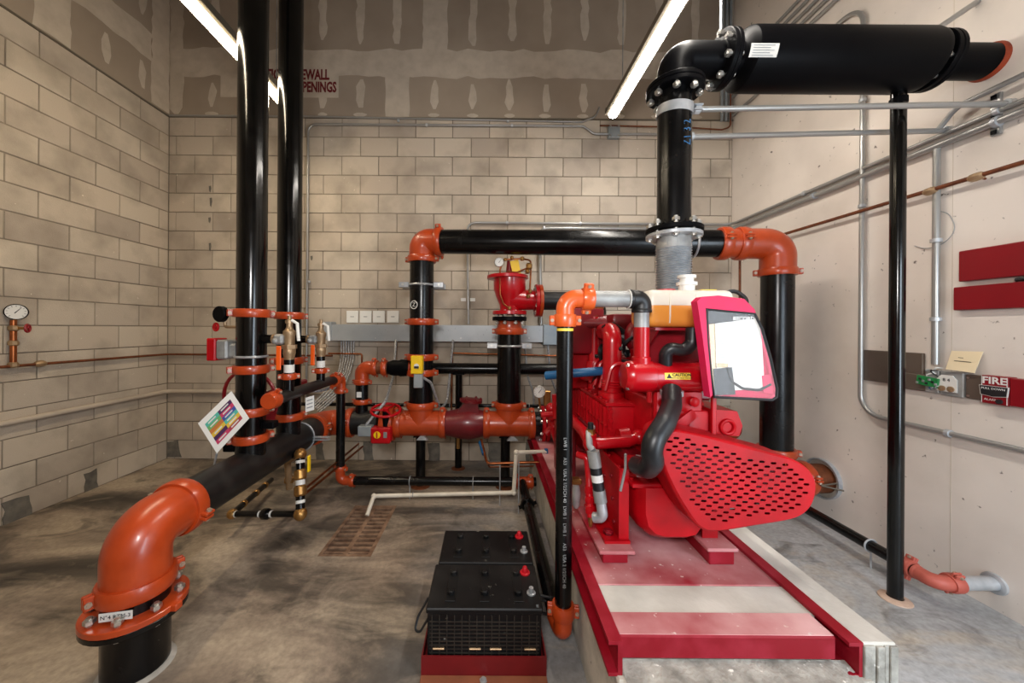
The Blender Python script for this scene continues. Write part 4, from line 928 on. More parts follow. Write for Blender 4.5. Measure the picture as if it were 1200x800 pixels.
# oil pan
sec = [(-0.155, 0.24), (-0.155, 0.11), (-0.14, 0.05), (-0.10, 0.012), (-0.05, 0), (0.07, 0), (0.12, 0.012), (0.155, 0.06), (0.165, 0.24)]
mb = MB(); o = V((0.82, 1.56, 0.53)); rings = []
for y, s, dz in ((0.0, 0.80, 0.03), (0.03, 0.94, 0.008), (0.07, 1.0, 0), (0.85, 1.0, 0), (0.92, 0.9, 0.02)): rings.append([o+V((x*s, y, dz+z*(1-dz/0.24))) for x, z in sec])
n = len(sec); mb.add([p for r in rings for p in r], [(i*n+k, i*n+(k+1) % n, (i+1)*n+(k+1) % n, (i+1)*n+k) for i in range(4) for k in range(n)]+[tuple(range(n)), tuple(range(5*n-1, 4*n-1, -1))])
part(mb, 'oil_pan', 'red')
part(MB().span((0.64, 1.57, 0.765), (1.01, 2.5, 0.785), 0.003), 'pan_gasket_flange', 'red')
for k in range(6): part(MB().hexn((0.655, 1.62+k*0.15, 0.785), (0, 0, 1), 0.010, 0.010), 'flange_bolt', 'red')
# block, with stepped side casting
part(MB().span((0.77, 1.68, 0.78), (1.03, 2.55, 1.13), 0.02, 2), 'engine_block', 'red')
part(MB().span((0.80, 1.61, 0.79), (1.02, 1.70, 1.10), 0.015, 2), 'timing_cover', 'red')
part(MB().span((0.70, 1.74, 0.785), (0.80, 2.50, 0.85), 0.012), 'block_skirt', 'red_dark')
part(MB().span((0.62, 1.98, 0.80), (0.72, 2.45, 0.87), 0.012), 'side_casting', 'red_dark')
for k in range(4): part(MB().cyl((0.71, 1.80+k*0.2, 0.92), (0.66, 1.80+k*0.2, 0.92), 0.05, 0.042, 20), 'core_plug', 'red')
part(MB().lathe([(0.30, 0), (0.31, 0.02), (0.31, 0.12), (0.22, 0.17)], (0.85, 2.5, 0.86), (0, 1, 0), 36), 'flywheel_housing', 'red')
part(MB().lathe([(0.05, 0), (0.05, 0.3)], (0.85, 2.66, 0.86), (0, 1, 0), 24), 'drive_shaft', 'red_dark')
# water-cooled manifold box with ribs on the side
mx0, mx1, my0, my1, mz0, mz1 = 0.632, 0.80, 1.88, 2.60, 0.865, 1.062
man = part(MB().span((mx0, my0, mz0), (mx1, my1, mz1), 0.010, 2), 'manifold_box', 'red')
part(MB().span((mx0-0.012, my0-0.012, mz1-0.004), (mx1+0.012, my1+0.01, mz1+0.014), 0.003), 'manifold_lid', 'red')
rib = MB().box((0, 0, 0), (0.020, 0.014, mz1-mz0-0.02), None, 0.004).mesh('rib', M['red'], smooth=0)
for k in range(11): share('rib', rib, (mx0-0.006, my0+0.02+k*0.066, (mz0+mz1)/2), man)
for z in (mz0+0.012, mz0+0.09): MB().span((mx0-0.012, my0, z-0.006), (mx0, my1, z+0.006), 0.003).build('rib', 'red', man)
for x in (mx0+0.012, mx1-0.012): MB().span((x-0.010, my0-0.012, mz0), (x+0.010, my0, mz1-0.006), 0.003).build('corner_rib', 'red', man)
for k in range(4):
    for x in (mx0+0.012, mx1-0.012): bolt(man, (x, my0-0.014, mz0+0.02+k*0.05), (0, 1, 0), 0.012, 0.006, 'red')
for k in range(7): bolt(man, (mx0+0.004, my0+0.03+k*0.1, mz1+0.016), (0, 0, 1), 0.012, 0.006, 'red')
for k in range(4): part(MB().tube([(0.79, 1.95+k*0.17, 1.0), (0.86, 1.95+k*0.17, 1.06)], 0.04, 14), 'exhaust_port', 'red_dark')
# cylinder head and rocker covers
part(MB().span((0.80, 1.68, 1.13), (1.06, 2.52, 1.22), 0.012), 'cylinder_head', 'red_dark')
for k in range(3):
    c = part(MB().span((0.82, 1.72+k*0.27, 1.22), (1.04, 1.96+k*0.27, 1.30), 0.02, 2), 'rocker_cover', 'red')
    for yy in (1.76, 1.92): bolt(c, (0.93, yy+k*0.27, 1.303), (0, 0, 1), 0.015, 0.008, 'bolt')
# turbocharger and pipes under the bellows
part(MB().torus((0.93, 2.12, 1.42), (0, 1, 0), 0.075, 0.045, 28, 12), 'turbo_volute', 'red_dark')
part(MB().lathe([(0.05, 0), (0.07, 0.03), (0.07, 0.16), (0.055, 0.2)], (0.93, 1.98, 1.42), (0, 1, 0), 24), 'turbo_core', 'galv_dull')
part(MB().tube(rounded([(0.93, 2.0, 1.42), (EX, EY, 1.46), (EX, EY, 1.62)], 0.07), R6*0.95, 24), 'exhaust_outlet', 'red_dark')
part(MB().tube(rounded([(0.92, 2.3, 1.42), (0.80, 2.35, 1.50), (0.55, 2.4, 1.50)], 0.08), [0.06]*0 or 0.055, 20), 'intake_duct', 'red_dark')
part(MB().span((0.50, 2.33, 1.30), (0.76, 2.58, 1.60), 0.015, 2), 'air_filter_housing', 'red_dark')
part(MB().span((0.77, 2.2, 1.44), (1.05, 2.5, 1.56), 0.02, 2), 'aftercooler', 'red_dark')
part(MB().span((0.50, 2.40, 1.06), (0.68, 2.55, 1.30), 0.01), 'filter_bracket', 'red')
# red coolant pipes
pA = at(717, 450, 2.06)
part(MB().tube(rounded([(pA.x, 2.06, mz1+0.01), (pA.x, 2.06, at(717, 388, 2.06).z), (pA.x+0.03, 2.30, at(717, 388, 2.06).z-0.005)], 0.065, 10), 0.052, 24), 'coolant_pipe', 'red_pipe')
part(MB().lathe([(0.075, 0), (0.075, 0.03), (0.056, 0.035), (0.056, 0.07)], (pA.x, 2.06, mz1+0.012), (0, 0, 1), 24), 'pipe_flange', 'red_pipe')
for k in range(3): part(MB().torus((pA.x, 2.06, mz1+0.075+k*0.014), (0, 0, 1), 0.054, 0.007, 24, 6), 'clamp_ring', 'red_pipe')
pB = at(696, 425, 2.36)
part(MB().cyl((pB.x, 2.36, mz1), (pB.x, 2.36, at(697, 371, 2.36).z), 0.038, n=20), 'coolant_pipe', 'red_pipe')
part(MB().lathe([(0.085, 0), (0.085, 0.05), (0.06, 0.07), (0.05, 0.12)], (pB.x, 2.36, mz1+0.07), (0, 0, 1), 24), 'pipe_flange', 'red_pipe')
part(MB().tube(rounded([(pB.x+0.005, 2.36, at(697, 373, 2.36).z), at(702, 358, 2.38), at(708, 345, 2.45)], 0.05), 0.034, 16), 'rubber_elbow', 'copper')
pC = at(752, 400, 1.6)
# heat exchanger across the front
zx = at(785, 441, 1.6).z; RX = 0.062
hx = part(MB().lathe([(RX, 0), (RX, 0.5)], (at(742, 0, 1.6).x, 1.6, zx), (1, 0, 0), 36), 'heat_exchanger', 'red_pipe')
xh = at(742, 0, 1.6).x
MB().lathe([(0.02, -0.03), (RX*0.85, -0.024), (RX+0.006, -0.004), (RX+0.008, 0.012), (RX+0.008, 0.10), (RX, 0.105)], (xh-0.01, 1.6, zx), (1, 0, 0), 36).build('end_bonnet', 'red_pipe', hx)
MB().lathe([(RX, 0), (RX+0.004, 0.004), (RX+0.004, 0.012), (RX, 0.016)], (xh+0.30, 1.6, zx), (1, 0, 0), 36).build('band', 'red_pipe', hx)
for dz in (-0.045, 0.045): bolt(hx, (xh-0.016, 1.575, zx+dz), (1, 0, 0), 0.03, 0.008, 'bolt')
MB().lathe([(0.04, 0), (0.04, 0.035), (0.034, 0.04), (0.034, 0.17)], (xe, 1.6, zx+RX-0.012), (0, 0, 1), 24).build('inlet_neck', 'red_pipe', hx)
MB().cyl((xe+0.03, 1.585, zx-RX), (xe+0.03, 1.585, zx-RX-0.05), 0.012, n=12).build('drain_plug', 'red_pipe', hx)
lx0, lx1 = at(782, 0, 1.54).x, at(812, 0, 1.54).x
vs = []; n = 6
for k in range(n+1):
    a = math.radians(176+(202-176)*k/n); a = math.radians(158+(184-158)*k/n); vs += [V((x, 1.6+(RX+0.001)*math.cos(a), zx+(RX+0.001)*math.sin(a))) for x in (lx0, lx1)]
lb = MB().add(vs, [(2*k, 2*k+1, 2*k+3, 2*k+2) for k in range(n)]).build('caution_label', 'label_yellow', hx)
am = math.radians(171); yl, zl = 1.6+(RX+0.002)*math.cos(am), zx+(RX+0.002)*math.sin(am)
MB().prism([(-0.011, -0.009), (0.011, -0.009), (0, 0.011)], (lx0+0.018, yl-0.0006, zl), (1, 0, 0), (0, 0.15, 1), (0, -0.0006, 0)).build('warning_triangle', 'ink', hx)
text(hx, 'CAUTION', 'ink', (lx0+0.072, yl-0.0005, zl+0.005), (1, 0, 0), (0, 0.15, 1), 0.018, bold=0.0004)
text(hx, 'HOT DO NOT TOUCH', 'ink', (lx0+0.072, yl-0.001, zl-0.008), (1, 0, 0), (0, 0.1, 1), 0.0085)
# big black suction hose snaking down the front
hp = [at(787, 457, 1.54), at(787, 476, 1.47), at(779, 496, 1.38), at(767, 514, 1.345), at(763, 528, 1.34), at(766, 541, 1.35), at(759, 549, 1.40), at(747, 545, 1.50)]
part(MB().tube(rounded(hp, 0.06, 6), 0.039, 22), 'radiator_hose', 'rubber')
part(MB().lathe([(0.046, 0), (0.046, 0.022)], at(787, 463, 1.54), (0, 0, 1), 24), 'hose_clamp', 'galv')
part(MB().lathe([(0.046, 0), (0.046, 0.018)], at(751, 546, 1.55), (-1, 0.3, 0), 24), 'hose_clamp', 'galv')
part(MB().cyl(at(752, 546, 1.56), at(738, 542, 1.66), 0.036, n=18), 'pump_inlet', 'red')
part(MB().tube(rounded([at(812, 384, 1.56), at(811, 402, 1.56), at(802, 411, 1.56), at(786, 408, 1.57), at(780, 414, 1.58), at(780, 428, 1.59)], 0.04), 0.028, 18), 'vent_hose', 'rubber')
# brackets and front plates behind the guard
zt1 = at(790, 384, 1.72).z
mb = MB(); mb.span((0.75, 1.70, 1.22), (1.10, 1.712, zt1)); mb.span((0.75, 1.60, zt1-0.012), (1.12, 1.86, zt1)); mb.prism([(0, 0), (0.10, 0), (0.0, -0.09)], (0.76, 1.70, zt1-0.012), (0, -1, 0), (0, 0, 1), (0.008, 0, 0)); part(mb, 'tank_bracket', 'red_dark', smooth=0)
part(MB().span((0.76, 1.62, 0.98), (0.98, 1.66, 1.19), 0.01), 'gear_cover', 'red')
for (a, b, c_, d) in ((0.88, 1.60, 1.05, 0.03), (0.80, 1.60, 1.13, 0.02), (0.93, 1.60, 1.14, 0.022), (0.84, 1.58, 1.0, 0.02)): part(MB().lathe([(d, 0), (d, 0.03), (d*0.6, 0.035)], (a, b+0.03, c_), (0, -1, 0), 16), 'boss', 'red')
mb = MB(); mb.prism([(0, 0), (0.13, 0), (0.145, 0.045), (0.12, 0.11), (0, 0.12)], (1.0, 1.60, 0.99), (1, 0, 0), (0, 0, 1), (0, 0.22, 0)); part(mb, 'side_bracket', 'red')
part(MB().torus((1.075, 1.595, 1.03), (0, 1, 0), 0.03, 0.008, 20, 8), 'bracket_eye', 'red')
part(MB().span((0.945, 1.50, 1.0), (0.965, 1.515, 1.55), 0.003), 'panel_post', 'red')
mb = MB(); mb.prism([(0.0, 0.0), (0.05, -0.02), (0.20, 0.10), (0.17, 0.13)], (0.74, 1.585, 0.98), (1, 0, 0), (0, 0, 1), (0, 0.012, 0)); part(mb, 'brace_strap', 'red')
# coolant loop on the near side
zL = at(715, 518, 1.80).z
lp = [at(749, 506, 1.88), at(749, 512, 1.78), at(735, 517, 1.77), at(692, 520, 1.76), at(684, 506, 1.92), at(660, 480, 2.4)]
part(MB().tube(rounded(lp, 0.035, 6), 0.028, 16), 'loop_pipe', 'red_pipe')
for q in (lp[1], lp[3]): part(MB().ball(q, 0.038), 'loop_elbow', 'red_pipe')
part(MB().lathe([(0.03, 0), (0.03, 0.03)], lp[3]+V((0, 0, 0.02)), (0, 0, 1), 8), 'valve_body', 'red_pipe')
part(MB().lathe([(0.022, 0), (0.022, 0.022), (0.012, 0.026)], lp[3]+V((0, 0, 0.05)), (0, 0, 1), 6), 'brass_nut', 'brass')
part(MB().lathe([(0.014, 0), (0.014, 0.035)], lp[3]+V((0, 0, 0.07)), (0, 0, 1), 12), 'black_plug', 'cable')
vp = [at(676, 532, 1.85), at(688, 536, 1.82), at(690, 560, 1.80), at(692, 606, 1.74)]
part(MB().tube(rounded(vp, 0.02), 0.017, 14), 'loop_pipe', 'red_pipe')
for f_ in (0.3, 0.55, 0.8): part(MB().lathe([(0.022, -0.018), (0.025, 0), (0.022, 0.018)], vp[2].lerp(vp[3], f_), (0, 0, 1), 10), 'pipe_union', 'red_pipe')
part(MB().lathe([(0.010, 0), (0.012, 0.02), (0.006, 0.05)], vp[3], (0, 0, -1), 10), 'drain_cock', 'brass')
part(MB().lathe([(0.01, 0), (0.02, 0.015), (0.024, 0.08), (0.018, 0.12), (0.006, 0.13)], at(675, 595, 1.9), (0, 0, 1), 16), 'sediment_bowl', 'galv')
part(MB().box(at(675, 563, 1.9), (0.05, 0.05, 0.03), None, 0.006), 'bowl_head', 'brass')
# banded metal hose
b0, b1 = at(695, 528, 1.70), at(704, 588, 1.68)
cols = [('galv_dull', 0.0, 0.32), ('cable', 0.32, 0.46), ('label_white', 0.46, 0.60), ('cable', 0.60, 0.76), ('galv_dull', 0.76, 1.0)]
for m_, a, b in cols: part(MB().cyl(b0.lerp(b1, a), b0.lerp(b1, b), 0.027 if m_ != 'galv_dull' else 0.029, n=20), 'hose_band', m_)
part(MB().tube(rounded([b1, b1+(b1-b0)*0.3, at(696, 606, 1.70)], 0.03), 0.024, 16), 'hose_end', 'galv')
part(MB().tube(rounded([b0, at(691, 522, 1.72), at(690, 506, 1.76), at(694, 500, 1.80)], 0.02), [0.02]*0 or 0.016, 12), 'hose_end', 'galv')
part(MB().tube([at(733, 532, 1.58), at(733, 548, 1.6), at(727, 575, 1.6)], 0.006, 8), 'drain_wire', 'galv_dull')
# blue hose, wiring and injector lines
part(MB().tube([at(640, 440, 2.2), at(668, 437.5, 2.12), at(700, 435, 2.1), at(737, 433, 2.2)], 0.026, 16), 'fuel_hose', 'blue_hose')
random.seed(11)
for k in range(16):
    a = V((random.uniform(0.66, 0.86), random.uniform(2.1, 2.35), random.uniform(1.1, 1.5))); b = V((random.uniform(0.7, 1.0), random.uniform(2.0, 2.3), random.uniform(1.2, 1.5)))
    m_ = (a+b)/2+V((random.uniform(-.06, .06), -0.05, random.uniform(-.05, .05)))
    part(MB().tube(rounded([a, m_, b], 0.05, 5), random.choice([0.010, 0.014, 0.018]), 8), 'wire_loom', 'cable')
for k in range(10):
    p_ = V((random.uniform(0.78, 0.92), random.uniform(2.05, 2.3), random.uniform(1.15, 1.42)))
    part(MB().box(p_, (random.uniform(.03, .07), 0.04, random.uniform(.03, .06)), Matrix.Rotation(random.uniform(-.5, .5), 3, 'Z'), 0.006), 'sensor_block', random.choice(['red_dark', 'cable', 'galv_dull', 'red']))
for k in range(4): part(MB().tube(rounded([(0.66, 2.0+k*0.1, 1.12), (0.70, 2.0+k*0.1, 1.28), (0.84, 1.98+k*0.12, 1.25)], 0.05), 0.012, 8), 'injector_line', 'red_pipe')
# belt guard: perforated face, curved rim
GYF = 1.40
gpx = [(788, 502), (849, 515), (904, 530), (932, 538), (948, 548), (957, 560), (959, 573), (955, 590), (946, 602), (930, 610), (882, 618), (845, 624), (830, 624), (818, 619), (806, 604), (790, 577), (778, 550), (771, 528), (770, 515), (776, 505)]
G = [at(px, py, GYF) for px, py in gpx]; cen = sum(G, V())/len(G)
def smooth_loop(P2, it=2):
    for _ in range(it):
        P2 = [q for i in range(len(P2)) for q in ((P2[i][0]*.75+P2[(i+1) % len(P2)][0]*.25, P2[i][1]*.75+P2[(i+1) % len(P2)][1]*.25), (P2[i][0]*.25+P2[(i+1) % len(P2)][0]*.75, P2[i][1]*.25+P2[(i+1) % len(P2)][1]*.75))]
    return P2
out2 = smooth_loop([(p.x-cen.x, p.z-cen.z) for p in G])
def inset(poly, k): return [(x*(1-k/math.hypot(x, y)), y*(1-k/math.hypot(x, y))) for x, y in poly]
def inside(poly, x, y):
    c_ = False
    for i in range(len(poly)):
        (x1, y1), (x2, y2) = poly[i], poly[i-1]
        if (y1 > y) != (y2 > y) and x < (x2-x1)*(y-y1)/(y2-y1)+x1: c_ = not c_
    return c_
gi = inset(out2, 0.045); face = inset(out2, 0.012); holes = []
tilt = -0.12; hw, hh = 0.0115, 0.0045
for j in range(-16, 17):
    for i in range(-12, 13):
        x = i*0.046+(j % 2)*0.023; y = j*0.0165
        xr_ = x*math.cos(tilt)-y*math.sin(tilt); yr_ = x*math.sin(tilt)+y*math.cos(tilt)
        if inside(gi, xr_, yr_):
            cc = [(-hw+hh, -hh), (hw-hh, -hh), (hw-hh*0.2, -hh*0.6), (hw, 0), (hw-hh*0.2, hh*0.6), (hw-hh, hh), (-hw+hh, hh), (-hw+hh*0.2, hh*0.6), (-hw, 0), (-hw+hh*0.2, -hh*0.6)]
            holes.append([(xr_+a*math.cos(-0.05)-b*math.sin(-0.05), yr_+a*math.sin(-0.05)+b*math.cos(-0.05)) for a, b in cc])
vs, fs = holed_plate(face, holes, 0.003)
grd = part(MB().add([V((cen.x+p.x, GYF+p.z, cen.z+p.y)) for p in vs], fs), 'belt_guard', 'red', smooth=30)
mb = MB(); rows = [(0.012, 0.0), (0.006, 0.003), (0.001, 0.010), (0.0, 0.02), (0.0, 0.14)]; n = len(out2)
vs = [V((cen.x+x, GYF+d, cen.z+y)) for k, d in rows for x, y in inset(out2, k)]
mb.add(vs, [(i*n+k, i*n+(k+1) % n, (i+1)*n+(k+1) % n, (i+1)*n+k) for i in range(len(rows)-1) for k in range(n)])
mb.build('guard_rim', 'red', grd, smooth=50)
back = inset(out2, 0.004)
MB().prism(back, (cen.x, GYF+0.14, cen.z), (1, 0, 0), (0, 0, 1), (0, 0.004, 0)).build('guard_back', 'red_dark', grd, smooth=0)
c1, c2 = V((0.85, GYF+0.06, 0.88)), V((1.17, GYF+0.06, 0.83))
MB().lathe([(0.05, 0), (0.11, 0.0), (0.11, 0.05), (0.05, 0.05)], c1, (0, 1, 0), 32).build('pulley', 'red_dark', grd)
MB().lathe([(0.02, 0), (0.07, 0.0), (0.07, 0.05), (0.02, 0.05)], c2, (0, 1, 0), 24).build('pulley', 'red_dark', grd)
MB().tube([c1+V((0, 0.025, 0.115)), c2+V((0, 0.025, 0.075)), c2+V((0.075, 0.025, 0)), c2+V((0, 0.025, -0.075)), c1+V((0, 0.025, -0.115))], 0.012, 8).build('drive_belt', 'cable', grd)
part(MB().lathe([(0.05, 0), (0.06, 0.05), (0.06, 0.2)], (1.20, 1.56, 0.85), (0, 1, 0), 24), 'alternator', 'red_dark')

# ------------------------------------------------------------------ coolant tank on the bracket
tx0, tx1 = at(761, 0, 1.64).x, at(864, 0, 1.64).x; tz0, tz1 = zt1+0.002, at(800, 339, 1.64).z
t = thing('coolant_tank', 'translucent plastic coolant tank half full of amber fluid', 'tank', ((tx0+tx1)/2, 1.74, tz0))
def cut_box(a, b, bev, zc, keep_low):
    bm = bmesh.new(); bmesh.ops.create_cube(bm, size=1); a, b = V(a), V(b)
    for p in bm.verts: p.co = V([(a[i]+b[i])/2+p.co[i]*(b[i]-a[i]) for i in range(3)])
    bmesh.ops.bevel(bm, geom=bm.edges[:], offset=bev, segments=4, affect='EDGES', profile=0.5)
    r_ = bmesh.ops.bisect_plane(bm, geom=bm.verts[:]+bm.edges[:]+bm.faces[:], plane_co=(0, 0, zc), plane_no=(0, 0, 1), clear_outer=keep_low, clear_inner=not keep_low)
    bmesh.ops.holes_fill(bm, edges=[e for e in bm.edges if e.is_boundary]); bm.verts.index_update()
    mb = MB(); mb.add([p.co.copy() for p in bm.verts], [tuple(q.index for q in f.verts) for f in bm.faces]); bm.free(); return mb
zl_ = tz0+(tz1-tz0)*0.58
cut_box((tx0, 1.63, tz0), (tx1, 1.85, tz1), 0.035, zl_, False).build('shell', 'tank_plastic', t, smooth=60)
cut_box((tx0, 1.63, tz0), (tx1, 1.85, tz1), 0.035, zl_-0.0005, True).build('coolant', 'fluid', t, label='amber coolant seen through the plastic', smooth=60)
for x_ in (tx0+0.10, tx0+0.22): MB().tube(rounded([(x_, 1.634, tz0+0.02), (x_, 1.629, tz0+0.05), (x_, 1.629, tz1-0.05), (x_, 1.634, tz1-0.02)], 0.02), 0.004, 8).build('moulded_rib', 'tank_plastic', t)
xc = at(807, 0, 1.70).x
MB().lathe([(0.035, 0), (0.035, 0.03), (0.045, 0.03), (0.045, 0.045), (0.03, 0.047), (0.03, 0.065), (0.04, 0.065), (0.04, 0.078)], (xc, 1.70, tz1-0.005), (0, 0, 1), 24).build('filler_cap', 'white_plastic', t)
MB().lathe([(0.045, 0), (0.045, 0.012)], (xc-0.075, 1.75, tz1-0.002), (0, 0, 1), 20).build('vent_cap', 'battery_red', t)
MB().box((xc+0.08, 1.68, tz1+0.001), (0.07, 0.05, 0.003)).build('warning_label', 'label_yellow', t)
MB().tube(rounded([(tx1-0.02, 1.74, tz1-0.02), (tx1+0.06, 1.73, tz1+0.01), (tx1+0.10, 1.70, tz1-0.04), (tx1+0.07, 1.68, tz1-0.09), (tx1-0.02, 1.68, tz1-0.08)], 0.04), 0.010, 10).build('overflow_hose', 'cable', t)

# ------------------------------------------------------------------ pink tool bag with clear pocket
BY = 1.44
t = thing('document_bag', 'pink zipped bag with clear window full of papers hung on the engine', 'bag', at(860, 470, BY))
sh = [(822, 353), (838, 349), (872, 351), (884, 362), (893, 385), (903, 420), (911, 455), (911, 466), (905, 470), (838, 466), (833, 460), (828, 420), (824, 385)]
body = [at(px, py, BY+0.015) for px, py in sh]; bc = sum(body, V())/len(body)
b2 = smooth_loop([(p.x-bc.x, p.z-bc.z) for p in body], 1)
def lid(poly, k): return [(x*k, y*k) for x, y in poly]
n = len(b2); mb = MB(); rows = [(0.0, 0.97), (0.004, 1.0), (0.04, 0.99), (0.05, 0.93)]
mb.add([V((bc.x+x*s, bc.y+d, bc.z+y*s)) for d, s in rows for x, y in b2], [(i*n+k, i*n+(k+1) % n, (i+1)*n+(k+1) % n, (i+1)*n+k) for i in range(3) for k in range(n)]+[tuple(range(4*n-1, 3*n-1, -1)), tuple(range(n))])
mb.build('pouch', 'pink', t, smooth=50)
top = [at(*q, BY-0.012) for q in ((817, 353), (823, 347.5), (842, 346), (872, 350), (884, 362), (886, 366.5), (827, 361), (829, 400), (835, 462), (832.5, 466), (829, 440), (823, 392))]
o2 = [(p.x, p.z) for p in top]
MB().prism(o2, (0, BY-0.012, 0), (1, 0, 0), (0, 0, 1), (0, 0.045, 0)).build('gusset', 'pink', t)
wn = [at(*q, BY-0.004) for q in ((828, 362), (884, 367), (893, 385), (903, 420), (910.5, 455), (910, 465), (905, 468.5), (837, 465), (833, 440), (829, 400))]
MB().prism([(p.x, p.z) for p in wn], (0, BY-0.004, 0), (1, 0, 0), (0, 0, 1), (0, -0.0012, 0)).build('clear_window', 'vinyl', t, smooth=0)
MB().tube(wn+[wn[0]], 0.0055, 8).build('zip_piping', 'cable', t)
def sheet(corners, y, mat, name, th=0.001):
    q = [at(px, py, y) for px, py in corners]; return MB().prism([(p.x, p.z) for p in q], (0, y, 0), (1, 0, 0), (0, 0, 1), (0, th, 0)).build(name, mat, t, smooth=0)
s1 = sheet([(831, 380), (848, 378), (850, 462), (836, 458)], BY+0.009, 'cream_card', 'folded_manual')
s2 = sheet([(838, 379), (889, 373), (893, 400), (896, 455), (850, 458), (840, 440)], BY+0.005, 'paper', 'paper_sheet')
for k in range(11):
    q = at(840.5+k*0.1, 393+k*3.2, BY+0.0042); MB().span((q.x, q.y, q.z-0.0012), (q.x+0.03+0.02*(k < 3), q.y+0.0006, q.z+0.0012)).build('print_line', 'grey_box', s2, smooth=0)
sheet([(826, 363), (886, 368), (889, 376), (838, 379), (829, 380)], BY+0.011, 'cable', 'dark_cover')
text(t, 'RECORDS', 'label_white', at(873, 373.5, BY+0.003), (1, 0, 0), (0, 0, 1), 0.022, bold=0.0006)
sheet([(836, 432), (858, 430), (862, 462), (838, 463)], BY+0.0022, 'cable', 'black_pouch')
MB().box(at(846, 428, BY+0.008), (0.05, 0.006, 0.022), None, 0.002).build('cable_roll', 'bronze', t)
MB().tube(rounded([at(852, 430, BY+0.004), at(856, 446, BY+0.004), at(870, 455, BY+0.004), at(890, 457, BY+0.004), at(903, 450, BY+0.004)], 0.04), 0.0055, 8).build('cable', 'rubber', t)
sheet([(893, 440), (905, 438), (908, 462), (895, 460)], BY+0.0025, 'pink', 'pink_flap')

# ------------------------------------------------------------------ fire pump behind the engine
t = thing('fire_pump', 'red split-case pump behind the engine, joined to the orange tee', 'pump', (0.85, 3.2, PT))
MB().lathe([(0.10, -0.3), (0.13, -0.28), (0.14, -0.16), (0.24, -0.12), (0.27, 0.0), (0.24, 0.12), (0.14, 0.16), (0.13, 0.28), (0.10, 0.3)], (0.87, 3.15, 0.74), (0, 1, 0), 36).build('casing', 'red', t)
MB().tube([(0.55, YR, HZ), (0.70, YR-0.05, 0.62), (0.85, 3.2, 0.68)], [R8, R8*1.05, R8*1.3], 24).build('discharge_nozzle', 'red', t)
flange(t, (0.545, YR, HZ), (1, 0, 0), 0.165, 0.03, 8, R8, 'red', 'flange', 0.009, 0.05)
MB().tube([(1.45, 3.2, HZ), (1.05, 3.2, 0.66)], [R8, R8*1.3], 24).build('suction_nozzle', 'red', t)
MB().span((0.62, 2.95, 0.447), (1.10, 3.35, 0.56), 0.01).build('pedestal', 'red', t)
fit = [[(647, 478), (648, 500), (640, 508)], [(647, 500), (658, 530), (662, 548)], [(634, 486), (650, 485)], [(650, 462), (651, 490)]]
for k, pts in enumerate(fit): MB().tube(rounded([at(px, py, 2.75-0.05*k) for px, py in pts], 0.03), 0.028 if k < 2 else 0.02, 14).build('trim_pipe', 'red_pipe', t)
for px, py in ((647, 488), (650, 503), (656, 522), (646, 478)): MB().ball(at(px, py, 2.74), 0.042).build('trim_elbow', 'red_pipe', t)
gauge('pump_gauge', 'white dial gauge above the manifold end beside the cooling pipe', at(632, 459, 2.9), (0, -1, 0), 0.05, 'bolt', 'label_white', at(633, 478, 2.92))
MB().box(at(641, 466, 2.95), (0.055, 0.05, 0.12), None, 0.006).build('gauge_valve', 'brass', None, 'brass gauge valve block beside the pump gauge', 'valve')
# pump suction on the far side
t = thing('suction_pipe', 'black suction pipe behind the pink bag and engine', 'pipe', (1.75, 3.2, HZ-R8))
pipe(t, (1.42, 3.2, HZ), (2.0, 3.2, HZ), R8); coupling(t, (1.72, 3.2, HZ), (1, 0, 0), R8, (0, -1, 0.5)); 
elbow(t, (1.98, 3.2, HZ), (2.2, 3.2, HZ), (2.2, 3.42, HZ), R8*1.05); pipe(t, (2.2, 3.4, HZ), (2.2, YB-0.001, HZ), R8)

# ------------------------------------------------------------------ batteries on the red tray
bx0, bx1 = -0.262, 0.246
t = thing('battery_tray', 'dark red steel battery tray with low rim standing on the floor', 'tray', (0, 1.8, 0))
y0, y1 = 1.505, 2.13
mb = MB(); mb.span((bx0-0.004, y0, 0.02), (bx1+0.004, y1, 0.032)); mb.span((bx0-0.01, y0-0.006, 0.0), (bx1+0.01, y0, 0.085)); mb.span((bx0-0.01, y1, 0.0), (bx1+0.01, y1+0.006, 0.085)); mb.span((bx0-0.01, y0, 0.0), (bx0-0.004, y1, 0.085)); mb.span((bx1+0.004, y0, 0.0), (bx1+0.01, y1, 0.085)); mb.build('rim', 'tray_red', t, smooth=0)
MB().span((bx0-0.01, 1.16, 0.0), (bx1+0.01, y0-0.006, 0.008), 0.002).build('base_plate', 'plate_brown', t)
MB().lathe([(0.016, 0), (0.016, 0.004), (0.009, 0.004), (0.009, 0.012)], (-0.01, 1.475, 0.008), (0, 0, 1), 6).build('anchor_bolt', 'galv_dull', t)
